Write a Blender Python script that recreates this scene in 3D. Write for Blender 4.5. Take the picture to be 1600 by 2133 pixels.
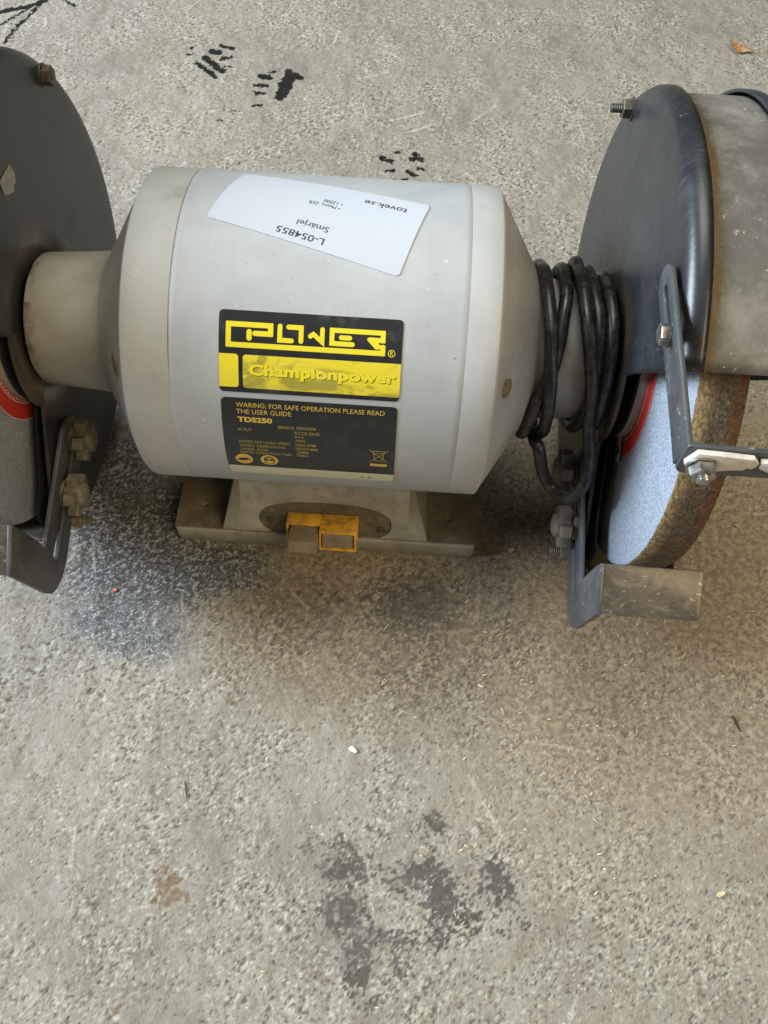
import bpy, bmesh, math, random
import numpy as np
from mathutils import Vector, Matrix

# ------------------------------------------------------------------ scene, camera, light
for o in list(bpy.data.objects):
    bpy.data.objects.remove(o, do_unlink=True)
scn = bpy.context.scene
COL = scn.collection
R_ = math.radians
H = 0.15197      # height of the shaft above the floor
random.seed(7)

cd = bpy.data.cameras.new('camera')
cam = bpy.data.objects.new('camera', cd)
COL.objects.link(cam)
cd.sensor_fit = 'HORIZONTAL'
cd.sensor_width = 36.0
cd.lens = 36.0 * 1775.19 / 1600.0
cd.clip_start = 0.02
cd.clip_end = 100.0
M3 = Matrix(((0.9978349, -0.06438397, 0.01342427), (0.06273341, 0.87045640, -0.48823167), (0.01974905, 0.48801676, 0.87261081)))
M4 = M3.to_4x4()
M4.translation = Vector((0.04780943, -0.33258800, 0.53913620))
cam.matrix_world = M4
scn.camera = cam

w = bpy.data.worlds.new('World')
scn.world = w
w.use_nodes = True
bgn = w.node_tree.nodes['Background']
bgn.inputs['Color'].default_value = (1.0, 0.85, 0.59, 1)
bgn.inputs['Strength'].default_value = 0.07


def area(name, loc, target, sx, sy, energy, color):
    l = bpy.data.lights.new(name, 'AREA')
    l.shape = 'RECTANGLE'
    l.size = sx
    l.size_y = sy
    l.energy = energy
    l.color = color
    o = bpy.data.objects.new(name, l)
    COL.objects.link(o)
    o.location = loc
    o.rotation_euler = (Vector(target) - Vector(loc)).to_track_quat('-Z', 'Y').to_euler()
    return o


# daylight from the open door on the left, a weaker light high up behind, a warm one from the room
area('doorway_daylight', (-2.85, 0.0, 1.55), (0, 0, 0.1), 1.6, 1.4, 262, (0.75, 0.87, 1.0))
area('ceiling_light', (-0.28, 0.78, 3.1), (0, 0, 0.1), 1.5, 1.5, 50, (1.0, 0.985, 0.84))
area('room_light', (1.73, -1.45, 2.30), (0, 0, 0.1), 1.5, 1.5, 48, (1.0, 0.80, 0.46))

scn.view_settings.view_transform = 'Standard'
scn.view_settings.look = 'None'
scn.view_settings.gamma = 1.0
scn.view_settings.exposure = 0.0
scn.cycles.use_denoising = True
scn.cycles.max_bounces = 8



# ------------------------------------------------------------------ materials
class NT:
    def __init__(self, name):
        self.m = bpy.data.materials.new(name)
        self.m.use_nodes = True
        self.t = self.m.node_tree
        self.b = self.t.nodes['Principled BSDF']
        tc = self.t.nodes.new('ShaderNodeTexCoord')
        self.co = tc.outputs['Object']

    def n(self, typ, **kw):
        nd = self.t.nodes.new(typ)
        for k, v in kw.items():
            setattr(nd, k, v)
        return nd

    def lk(self, a, b):
        self.t.links.new(a, b)

    def put(self, sock, v):
        if hasattr(v, 'links') or isinstance(v, bpy.types.NodeSocket):
            self.lk(v, sock)
        else:
            if sock.type == 'RGBA' and not hasattr(v, '__len__'):
                v = (v, v, v, 1)
            if sock.type == 'RGBA' and len(v) == 3:
                v = (*v, 1)
            sock.default_value = v

    def scale(self, s, co=None, rot=None):
        mp = self.n('ShaderNodeMapping')
        self.lk(co or self.co, mp.inputs['Vector'])
        mp.inputs['Scale'].default_value = s
        if rot:
            mp.inputs['Rotation'].default_value = rot
        return mp.outputs[0]

    def noise(self, sc, detail=3, rough=0.55, co=None, typ='FBM', dist=0.0):
        nd = self.n('ShaderNodeTexNoise')
        nd.noise_type = typ
        nd.inputs['Scale'].default_value = sc
        nd.inputs['Detail'].default_value = detail
        nd.inputs['Roughness'].default_value = rough
        nd.inputs['Distortion'].default_value = dist
        self.lk(co or self.co, nd.inputs['Vector'])
        return nd.outputs['Fac']

    def ss(self, v, a, b, lo=0.0, hi=1.0):
        nd = self.n('ShaderNodeMapRange', interpolation_type='SMOOTHSTEP')
        self.put(nd.inputs['Value'], v)
        nd.inputs['From Min'].default_value = a
        nd.inputs['From Max'].default_value = b
        nd.inputs['To Min'].default_value = lo
        nd.inputs['To Max'].default_value = hi
        return nd.outputs[0]

    def ma(self, op, a, b=0.0, c=None):
        nd = self.n('ShaderNodeMath', operation=op)
        self.put(nd.inputs[0], a)
        self.put(nd.inputs[1], b)
        if c is not None:
            self.put(nd.inputs[2], c)
        return nd.outputs[0]

    def mix(self, f, a, b, mode='MIX'):
        nd = self.n('ShaderNodeMix', data_type='RGBA', blend_type=mode)
        self.put(nd.inputs[0], f)
        self.put(nd.inputs[6], a)
        self.put(nd.inputs[7], b)
        return nd.outputs[2]

    def bump(self, h, dist=0.001, strength=1.0, normal=None):
        nd = self.n('ShaderNodeBump')
        nd.inputs['Distance'].default_value = dist
        nd.inputs['Strength'].default_value = strength
        self.lk(h, nd.inputs['Height'])
        if normal is not None:
            self.lk(normal, nd.inputs['Normal'])
        return nd.outputs[0]

    def sep(self):
        nd = self.n('ShaderNodeSeparateXYZ')
        self.lk(self.co, nd.inputs[0])
        return nd.outputs

    def attr(self, name):
        nd = self.n('ShaderNodeAttribute', attribute_name=name)
        return nd.outputs['Fac']

    def out(self, color=None, rough=None, metal=None, normal=None, spec=None):
        if color is not None:
            self.put(self.b.inputs['Base Color'], color)
        if rough is not None:
            self.put(self.b.inputs['Roughness'], rough)
        if metal is not None:
            self.put(self.b.inputs['Metallic'], metal)
        if normal is not None:
            self.lk(normal, self.b.inputs['Normal'])
        if spec is not None:
            self.put(self.b.inputs['Specular IOR Level'], spec)
        return self.m


def mat_silver(name, base, grime=0.5, seam=False, neck=False):
    t = NT(name)
    x, y, z = t.sep()
    c = t.mix(t.ss(t.noise(28, 4), 0.35, 0.7), base, tuple(v * 0.90 for v in base))
    br = t.noise(1.0, 3, 0.6, t.scale((900, 25, 25)))
    c = t.mix(t.ss(br, 0.3, 0.75, 0, 0.16), c, tuple(v * 0.72 for v in base))
    # brownish grime patches and small specks
    g = t.ss(t.noise(38, 5, 0.62), 0.60 - 0.1 * grime, 0.80, 0, 0.75 * grime)
    c = t.mix(g, c, (0.14, 0.105, 0.065))
    sp = t.ss(t.noise(330, 2, 0.5), 0.745, 0.79, 0, 0.75)
    c = t.mix(sp, c, (0.10, 0.075, 0.05))
    ws = t.ss(t.noise(210, 2, 0.4), 0.74, 0.78, 0, 0.25)
    c = t.mix(ws, c, (0.72, 0.72, 0.71))
    # small nicks stretched round the barrel
    nk = t.ss(t.noise(1.0, 2, 0.5, t.scale((160, 420, 420))), 0.76, 0.80, 0, 0.6)
    c = t.mix(nk, c, (0.16, 0.15, 0.14))
    if neck:
        ax = t.ma('ABSOLUTE', x)
        nf = t.ma('MULTIPLY', t.ss(ax, 0.0935, 0.0950, 0, 1), t.ss(t.noise(26, 5, 0.65), 0.3, 0.7, 0.26, 0.60))
        c = t.mix(nf, c, (0.215, 0.170, 0.110))
        ne = t.ma('MULTIPLY', t.ss(t.ma('ADD', ax, t.ma('MULTIPLY', t.noise(90, 4), 0.012)), 0.162, 0.168), t.ss(t.noise(140, 4), 0.4, 0.6, 0, 0.8))
        c = t.mix(ne, c, (0.10, 0.07, 0.04))
    if seam:
        d = t.ma('ABSOLUTE', t.ma('ADD', x, 0.0695))
        ln = t.ss(t.ma('ADD', d, t.ma('MULTIPLY', t.noise(260), 0.0006)), 0.0016, 0.0005)
        hi = t.ss(z, 0.185, 0.215)
        c = t.mix(t.ma('MULTIPLY', ln, hi), c, (0.13, 0.06, 0.025))
    h = t.ma('ADD', t.ma('MULTIPLY', br, 0.4), t.noise(500, 2))
    t.out(c, t.ss(t.noise(60, 3), 0.3, 0.7, 0.52, 0.64), 0.08, t.bump(h, 0.00010, 0.5))
    return t.m


def mat_steel(name, base, dust, dustcol, rough=0.42, streak=(30, 260, 30), rust=None, halo=False, fs=24):
    t = NT(name)
    x, y, z = t.sep()
    c = t.mix(t.ss(t.noise(16, 4), 0.35, 0.7), base, tuple(v * 1.5 for v in base))
    s = t.ss(t.noise(1.0, 5, 0.65, t.scale(streak, rot=(0.75, 0, 0))), 0.56, 0.76, 0, 0.55)
    s = t.ma('MULTIPLY', s, t.ss(t.noise(14, 3), 0.40, 0.62, 0.1, 1))
    c = t.mix(s, c, tuple(min(1, v * 2.2 + 0.055) for v in base))
    film = t.ss(t.noise(fs, 6, 0.72), 0.40, 0.72, 0, 0.85 * dust)
    c = t.mix(film, c, dustcol)
    sp = t.ss(t.noise(330, 4, 0.65), 0.62, 0.70, 0, min(1, 0.55 + dust * 0.5))
    spg = t.ss(t.noise(22, 4), 0.44, 0.64, 0.10, 1)
    c = t.mix(t.ma('MULTIPLY', sp, spg), c, tuple(min(1, v * 2.1) for v in dustcol))
    sc = t.ss(t.noise(1.0, 2, 0.5, t.scale((420, 420, 60), rot=(0.5, 0, 0))), 0.75, 0.79, 0, 0.5)
    c = t.mix(sc, c, tuple(min(1, v * 1.6) for v in dustcol))
    if halo:
        zz = t.ma('SUBTRACT', z, H)
        rad = t.ma('SQRT', t.ma('ADD', t.ma('MULTIPLY', y, y), t.ma('MULTIPLY', zz, zz)))
        hl = t.ma('MULTIPLY', t.ss(rad, 0.064, 0.042), t.ss(t.noise(30, 4), 0.36, 0.62, 0.1, 0.75))
        c = t.mix(hl, c, (0.125, 0.088, 0.052))
    if rust:
        a = t.ma('ABSOLUTE', x)
        w_ = t.ma('MULTIPLY', t.noise(75, 5, 0.7), 0.0085)
        b1 = t.ss(a, rust[0] - 0.0004, rust[0])
        b2 = t.ss(t.ma('SUBTRACT', a, w_), rust[1] + 0.0004, rust[1] - 0.0024)
        f = t.ma('MULTIPLY', b1, b2)
        rc = t.mix(t.noise(330, 3), (0.055, 0.028, 0.010), (0.215, 0.125, 0.048))
        c = t.mix(t.ma('MULTIPLY', f, t.ss(t.noise(200, 4), 0.3, 0.55, 0.55, 0.95)), c, rc)
    h = t.noise(420, 3)
    t.out(c, t.ss(film, 0, 0.6, rough, 0.72), 0.0, t.bump(h, 0.00012, 0.6), 0.5)
    return t.m


def mat_cast(*a):
    m = mat_plain(*a)
    nt = m.node_tree
    b = nt.nodes['Principled BSDF']
    t = NT.__new__(NT)
    t.m, t.t, t.b = m, nt, b
    t.co = [n for n in nt.nodes if n.type == 'TEX_COORD'][0].outputs['Object']
    x, y, z = t.sep()
    old = b.inputs['Base Color'].links[0].from_socket
    gap = t.ma('MULTIPLY', t.ss(z, 0.0150, 0.0160), t.ss(z, 0.0175, 0.0165))
    led = t.ma('MULTIPLY', t.ma('MULTIPLY', gap, t.ss(t.ma('ABSOLUTE', y), 0.0627, 0.0612)), t.ss(t.noise(55, 5, 0.7), 0.25, 0.55, 0.45, 0.9))
    c = t.mix(led, old, (0.115, 0.085, 0.05))
    sid = t.ma('MULTIPLY', t.ss(t.ma('ABSOLUTE', x), 0.0560, 0.0570), t.ma('MULTIPLY', t.ss(z, 0.0160, 0.0170), t.ss(t.ma('ABSOLUTE', y), 0.0575, 0.0500)))
    c = t.mix(t.ma('MULTIPLY', sid, 0.6), c, (0.13, 0.10, 0.06))
    t.lk(c, b.inputs['Base Color'])
    return m


def mat_rest():
    t = NT('tool_rest_wear')
    c = t.mix(t.ss(t.noise(40, 4), 0.35, 0.7), (0.092, 0.078, 0.063), (0.145, 0.124, 0.102))
    pa = t.ss(t.noise(1.0, 5, 0.7, t.scale((70, 110, 110)), dist=0.8), 0.46, 0.74, 0, 0.7)
    c = t.mix(pa, c, (0.27, 0.235, 0.195))
    dk = t.ss(t.noise(1.0, 5, 0.7, t.scale((140, 190, 190)), dist=0.5), 0.56, 0.70, 0, 0.6)
    c = t.mix(dk, c, (0.075, 0.06, 0.048))
    pt = t.ss(t.noise(1.0, 4, 0.75, t.scale((230, 420, 420))), 0.60, 0.68, 0, 0.75)
    c = t.mix(pt, c, (0.52, 0.43, 0.30))
    t.out(c, t.ss(pa, 0, 0.8, 0.34, 0.58), 0.35, t.bump(t.noise(300, 3), 0.00015, 0.6), 0.5)
    return t.m


def mat_plain(name, base, rough=0.5, metal=0.0, var=0.25, sc=60, dirt=None, dirtamt=0.5, bump=0.00006):
    t = NT(name)
    c = t.mix(t.ss(t.noise(sc, 4), 0.35, 0.68), base, tuple(v * (1 - var) for v in base))
    if dirt:
        d = t.ss(t.noise(sc * 2.2, 5, 0.65), 0.44, 0.66, 0, dirtamt)
        c = t.mix(d, c, dirt)
    t.out(c, t.ss(t.noise(sc * 1.7, 3), 0.3, 0.7, max(0.05, rough - 0.08), min(1, rough + 0.1)), metal,
          t.bump(t.noise(sc * 9, 3), bump, 0.6))
    return t.m


def mat_abrasive():
    t = NT('abrasive_grain')
    g = t.noise(1250, 3, 0.75)
    c = t.mix(t.ss(g, 0.32, 0.66), (0.14, 0.165, 0.205), (0.47, 0.525, 0.61))
    s = t.ss(t.noise(1500, 2, 0.6), 0.68, 0.73, 0, 0.7)
    c = t.mix(s, c, (0.66, 0.70, 0.75))
    c = t.mix(t.ss(t.noise(24, 4), 0.45, 0.75, 0, 0.3), c, (0.2, 0.2, 0.21))
    t.out(c, 0.5, 0.0, t.bump(g, 0.0004, 0.8), 0.5)
    return t.m


def mat_tread():
    t = NT('worn_wheel_tread')
    x, y, z = t.sep()
    a = t.ma('ABSOLUTE', x)
    g = t.noise(620, 4, 0.7)
    c = t.mix(t.ss(t.noise(1.0, 4, 0.7, t.scale((900, 480, 480))), 0.35, 0.66), (0.032, 0.025, 0.019), (0.135, 0.102, 0.072))
    # ochre glaze near the inner edge, rust near the outer edge
    wob = t.ma('MULTIPLY', t.ma('SUBTRACT', t.noise(45, 4), 0.5), 0.010)
    aw = t.ma('ADD', a, wob)
    oc = t.ma('MULTIPLY', t.ss(aw, 0.1885, 0.1800), t.ss(t.noise(1.0, 4, 0.7, t.scale((700, 330, 330))), 0.38, 0.62, 0.1, 0.85))
    c = t.mix(oc, c, t.mix(t.noise(500, 2), (0.22, 0.115, 0.03), (0.58, 0.42, 0.20)))
    gold = t.ss(t.noise(1.0, 5, 0.75, t.scale((600, 260, 260))), 0.54, 0.70, 0, 0.6)
    c = t.mix(gold, c, (0.32, 0.23, 0.10))
    rd = t.ma('MULTIPLY', t.ss(aw, 0.1950, 0.1990), t.ss(t.noise(110, 6, 0.75), 0.42, 0.62, 0.05, 0.75))
    c = t.mix(rd, c, (0.16, 0.035, 0.012))
    t.out(c, 0.62, 0.0, t.bump(g, 0.0006, 0.9), 0.4)
    return t.m


def mat_print(name, base, rough=0.35, wear=0.4, scuffcol=(0.22, 0.22, 0.22), smoke=None):
    t = NT(name)
    c = base
    if smoke:
        s = t.ss(t.noise(1.0, 4, 0.6, t.scale((26, 34, 60), rot=(0, 0.5, 0)), dist=1.2), 0.46, 0.60)
        c = t.mix(s, base, smoke)
    f = t.ss(t.noise(75, 5, 0.65), 0.50, 0.75, 0, 0.55 * wear)
    c = t.mix(f, c, scuffcol)
    sp = t.ss(t.noise(420, 3, 0.6), 0.70, 0.76, 0, 0.8 * wear)
    c = t.mix(sp, c, tuple(min(1, v * 2) for v in scuffcol))
    sc = t.ss(t.noise(1.0, 2, 0.5, t.scale((60, 700, 420), rot=(0, 0.6, 0.3))), 0.74, 0.78, 0, 0.5 * wear)
    c = t.mix(sc, c, tuple(min(1, v * 2) for v in scuffcol))
    t.out(c, t.ss(f, 0, 0.4, rough, rough + 0.25), 0.0, None, 0.4)
    return t.m


MT = {}
MT['silver'] = mat_silver('silver_paint', (0.425, 0.447, 0.475), 0.24, True)
MT['bell'] = mat_silver('silver_paint_bell', (0.44, 0.45, 0.455), 0.35, False, True)
MT['cast'] = mat_cast('cast_base_paint', (0.40, 0.395, 0.365), 0.6, 0.05, 0.18, 45, (0.20, 0.165, 0.115), 0.45, 0.0001)
MT['guard'] = mat_steel('guard_steel', (0.016, 0.0185, 0.022), 0.28, (0.105, 0.10, 0.092), 0.34, halo=True)
MT['band'] = mat_steel('guard_band_steel', (0.098, 0.092, 0.083), 0.62, (0.335, 0.315, 0.275), 0.6, streak=(70, 45, 45), fs=34, rust=(0.1742, 0.1755))
MT['bracket'] = mat_steel('bracket_steel', (0.050, 0.056, 0.064), 0.35, (0.22, 0.20, 0.17), 0.38)
MT['rest'] = mat_rest()
MT['blk'] = mat_plain('matt_black', (0.008, 0.008, 0.008), 0.8, 0, 0.2)
MT['flange'] = mat_plain('flange_paint', (0.018, 0.020, 0.021), 0.35, 0, 0.3, 40, (0.07, 0.07, 0.065), 0.3)
MT['flrim'] = mat_plain('flange_rim', (0.33, 0.29, 0.28), 0.5, 0.1, 0.2, 60, (0.16, 0.13, 0.11), 0.3)
MT['abr'] = mat_abrasive()
MT['tread'] = mat_tread()
MT['red'] = mat_print('red_paper', (0.52, 0.035, 0.025), 0.5, 0.35, (0.62, 0.22, 0.20))
MT['white'] = mat_print('white_ink', (0.72, 0.68, 0.64), 0.5, 0.2, (0.45, 0.4, 0.38))
MT['pblack'] = mat_print('plate_black', (0.020, 0.022, 0.025), 0.38, 0.5, (0.10, 0.10, 0.105))
MT['yellow'] = mat_print('plate_yellow', (0.78, 0.66, 0.035), 0.4, 0.22, (0.60, 0.52, 0.22))
MT['smoke'] = mat_print('plate_yellow_smoke', (0.74, 0.62, 0.04), 0.4, 0.22, (0.60, 0.52, 0.25), (0.36, 0.31, 0.05))
MT['ochre'] = mat_print('plate_ochre', (0.66, 0.44, 0.075), 0.4, 0.35, (0.25, 0.2, 0.1))
MT['olive'] = mat_print('plate_olive_ink', (0.40, 0.30, 0.07), 0.4, 0.3, (0.18, 0.15, 0.08))
MT['cream'] = mat_print('plate_cream', (0.62, 0.60, 0.45), 0.4, 0.2, (0.45, 0.42, 0.32))
MT['shadowink'] = mat_print('shadow_ink', (0.055, 0.048, 0.012), 0.45, 0.1)
MT['paper'] = mat_print('sticker_paper', (0.48, 0.525, 0.60), 0.7, 0.05, (0.60, 0.60, 0.62))
MT['ink'] = mat_print('black_ink', (0.025, 0.025, 0.03), 0.5, 0.05)
MT['orange'] = mat_plain('switch_plastic', (0.90, 0.47, 0.045), 0.42, 0, 0.12, 70, (0.30, 0.19, 0.07), 0.75)
MT['button'] = mat_plain('switch_button', (0.31, 0.25, 0.175), 0.55, 0, 0.2, 90, (0.17, 0.13, 0.085), 0.5)
MT['vent'] = mat_plain('vent_filler', (0.26, 0.20, 0.10), 0.8, 0, 0.5, 420, (0.06, 0.045, 0.02), 0.8, 0.0004)
MT['swplate'] = mat_plain('switch_plate', (0.13, 0.112, 0.085), 0.6, 0, 0.25, 60, (0.24, 0.19, 0.125), 0.6, 0.0002)
MT['bolt'] = mat_plain('zinc_bolt', (0.42, 0.41, 0.39), 0.32, 0.85, 0.3, 160, (0.12, 0.085, 0.05), 0.6)
MT['dbolt'] = mat_plain('dark_bolt', (0.13, 0.115, 0.09), 0.45, 0.4, 0.3, 160, (0.05, 0.04, 0.03), 0.6)
MT['knob'] = mat_plain('knob_plastic', (0.15, 0.135, 0.105), 0.55, 0, 0.3, 120, (0.24, 0.19, 0.12), 0.6)
MT['cord'] = mat_plain('cord_rubber', (0.017, 0.017, 0.019), 0.33, 0, 0.3, 90, (0.085, 0.078, 0.068), 0.5)
MT['shield'] = mat_plain('clouded_plastic', (0.66, 0.63, 0.57), 0.45, 0, 0.15, 120, (0.42, 0.36, 0.27), 0.5)
MT['leaf'] = mat_plain('dry_leaf', (0.36, 0.17, 0.065), 0.6, 0, 0.4, 220, (0.62, 0.45, 0.28), 0.7)
MT['chip'] = mat_plain('pale_wood', (0.68, 0.55, 0.36), 0.7, 0, 0.2, 500)
MT['chipw'] = mat_plain('white_chip', (0.80, 0.78, 0.74), 0.6, 0, 0.1, 500)
MT['twig'] = mat_plain('dark_twig', (0.06, 0.04, 0.025), 0.7, 0, 0.3, 500)
MT['pink'] = mat_plain('pink_crumb', (0.55, 0.18, 0.20), 0.6, 0, 0.2, 500)
MT['peel'] = mat_plain('bare_metal_patch', (0.36, 0.36, 0.35), 0.5, 0.2, 0.2, 150)


# ------------------------------------------------------------------ mesh helpers
def link(name, me, mat, parent=None, smooth=True, angle=35):
    o = bpy.data.objects.new(name, me)
    COL.objects.link(o)
    mats = mat if isinstance(mat, (list, tuple)) else [mat]
    if len(me.materials) == 0:
        for m in mats:
            me.materials.append(MT[m] if isinstance(m, str) else m)
    if parent is not None:
        o.parent = parent
    if smooth:
        for p in me.polygons:
            p.use_smooth = True
        try:
            me.set_sharp_from_angle(angle=R_(angle))
        except Exception:
            pass
    return o


def from_bm(name, bm, mat, parent=None, smooth=True, angle=35):
    bmesh.ops.recalc_face_normals(bm, faces=bm.faces)
    me = bpy.data.meshes.new(name)
    bm.to_mesh(me)
    bm.free()
    return link(name, me, mat, parent, smooth, angle)


def lathe_bm(prof, a0=0.0, a1=360.0, n=96, bm=None, mi=None):
    """prof: (x, r) list; spun about the shaft."""
    bm = bm or bmesh.new()
    full = abs(a1 - a0) >= 359.99
    m = n if full else n + 1
    rings = []
    for x, r in prof:
        ring = []
        for i in range(m):
            a = R_(a0 + (a1 - a0) * i / n)
            ring.append(bm.verts.new((x, r * math.cos(a), H + r * math.sin(a))))
        rings.append(ring)
    for k in range(len(rings) - 1):
        for i in range(n):
            j = (i + 1) % m
            f = bm.faces.new((rings[k][i], rings[k][j], rings[k + 1][j], rings[k + 1][i]))
            if mi:
                f.material_index = mi[k]
    return bm, rings


def circle_pts(cx, cy, r, n=20):
    return [(cx + r * math.cos(2 * math.pi * i / n), cy + r * math.sin(2 * math.pi * i / n)) for i in range(n)]


def round_poly(pts, rad, n=5):
    out = []
    N_ = len(pts)
    rads = rad if isinstance(rad, (list, tuple)) else [rad] * N_
    for i in range(N_):
        p0, p1, p2 = Vector(pts[i - 1]), Vector(pts[i]), Vector(pts[(i + 1) % N_])
        d1, d2 = (p0 - p1), (p2 - p1)
        l1, l2 = d1.length, d2.length
        r = rads[i]
        if r <= 0 or l1 < 1e-9 or l2 < 1e-9:
            out.append(tuple(p1))
            continue
        d1 /= l1
        d2 /= l2
        ang = math.acos(max(-1, min(1, d1.dot(d2))))
        if ang > 3.10:
            out.append(tuple(p1))
            continue
        t = min(r / math.tan(ang / 2), 0.49 * l1, 0.49 * l2)
        r = t * math.tan(ang / 2)
        c = p1 + (d1 + d2).normalized() * (r / math.sin(ang / 2))
        s, e = p1 + d1 * t - c, p1 + d2 * t - c
        a0 = math.atan2(s.y, s.x)
        a1 = math.atan2(e.y, e.x)
        da = (a1 - a0 + math.pi) % (2 * math.pi) - math.pi
        for k in range(n + 1):
            a = a0 + da * k / n
            out.append((c.x + r * math.cos(a), c.y + r * math.sin(a)))
    return out


def fill_bm(outline, holes=()):
    bm = bmesh.new()
    edges = []
    for loop in [outline] + list(holes):
        vs = [bm.verts.new((p[0], p[1], 0)) for p in loop]
        for i in range(len(vs)):
            edges.append(bm.edges.new((vs[i], vs[(i + 1) % len(vs)])))
    bmesh.ops.triangle_fill(bm, use_beauty=True, use_dissolve=False, edges=edges)
    return bm


def plate_bm(outline, holes, th, fn, bevel=0.0, seg=2):
    """flat sheet in (u, v) with thickness th along w (0..th); fn maps (u, v, w) to space."""
    bm = fill_bm(outline, holes)
    for f in bm.faces:
        if f.normal.z < 0:
            f.normal_flip()
    bmesh.ops.dissolve_limit(bm, angle_limit=0.01, verts=bm.verts, edges=bm.edges)
    r = bmesh.ops.extrude_face_region(bm, geom=bm.faces[:])
    for v in [g for g in r['geom'] if isinstance(g, bmesh.types.BMVert)]:
        v.co.z += th
    bmesh.ops.recalc_face_normals(bm, faces=bm.faces)
    if bevel > 0:
        es = [e for e in bm.edges if len(e.link_faces) == 2 and e.calc_face_angle(0) > 0.9]
        bmesh.ops.bevel(bm, geom=es, offset=bevel, segments=seg, affect='EDGES', profile=0.5)
    for v in bm.verts:
        v.co = fn(*v.co)
    return bm


def box_bm(x0, x1, y0, y1, z0, z1, bevel=0.0, seg=2, bm=None):
    b = bmesh.new()
    bmesh.ops.create_cube(b, size=1)
    for v in b.verts:
        v.co = Vector((x0 + (v.co.x + 0.5) * (x1 - x0), y0 + (v.co.y + 0.5) * (y1 - y0), z0 + (v.co.z + 0.5) * (z1 - z0)))
    if bevel:
        bmesh.ops.bevel(b, geom=b.edges[:], offset=bevel, segments=seg, affect='EDGES', profile=0.5)
    if bm is None:
        return b
    me = bpy.data.meshes.new('tmp')
    b.to_mesh(me)
    b.free()
    bm.from_mesh(me)
    bpy.data.meshes.remove(me)
    return bm


def turned_bm(prof, origin, axis, n=24, bm=None, poly=None, spin=0.0):
    """solid of revolution: prof (h, r) along axis from origin; n=6 gives a hex."""
    bm = bm or bmesh.new()
    ax = Vector(axis).normalized()
    u = ax.orthogonal().normalized()
    v = ax.cross(u)
    o = Vector(origin)
    rings = []
    for h, r in prof:
        rings.append([bm.verts.new(o + ax * h + (u * math.cos(spin + 2 * math.pi * i / n) + v * math.sin(spin + 2 * math.pi * i / n)) * r) for i in range(n)])
    for k in range(len(rings) - 1):
        for i in range(n):
            j = (i + 1) % n
            bm.faces.new((rings[k][i], rings[k][j], rings[k + 1][j], rings[k + 1][i]))
    bm.faces.new(rings[0])
    bm.faces.new(rings[-1])
    return bm


def thread_prof(h0, h1, r, pitch=0.0012):
    p = []
    h = h0
    while h < h1:
        p += [(h, r), (h + pitch * 0.5, r * 0.84)]
        h += pitch
    p.append((h1, r * 0.9))
    return p


def tube_mesh(pts, r, n=14):
    pts = [Vector(p) for p in pts]
    vs, fs = [], []
    up = None
    for i, p in enumerate(pts):
        t = (pts[min(i + 1, len(pts) - 1)] - pts[max(i - 1, 0)]).normalized()
        if up is None:
            up = t.orthogonal().normalized()
        up = (up - t * up.dot(t)).normalized()
        b = t.cross(up)
        for k in range(n):
            a = 2 * math.pi * k / n
            vs.append(p + (up * math.cos(a) + b * math.sin(a)) * r)
    for i in range(len(pts) - 1):
        for k in range(n):
            l = (k + 1) % n
            fs.append((i * n + k, i * n + l, (i + 1) * n + l, (i + 1) * n + k))
    fs.append(tuple(range(n))[::-1])
    fs.append(tuple((len(pts) - 1) * n + k for k in range(n)))
    me = bpy.data.meshes.new('tube')
    me.from_pydata(vs, [], fs)
    return me


def catmull(P, per=10):
    P = [Vector(p) for p in P]
    out = []
    for i in range(len(P) - 1):
        p0 = P[max(i - 1, 0)]
        p1, p2 = P[i], P[i + 1]
        p3 = P[min(i + 2, len(P) - 1)]
        for k in range(per):
            t = k / per
            out.append(0.5 * ((2 * p1) + (p2 - p0) * t + (2 * p0 - 5 * p1 + 4 * p2 - p3) * t * t + (3 * p1 - p0 - 3 * p2 + p3) * t ** 3))
    out.append(P[-1])
    return out


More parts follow.
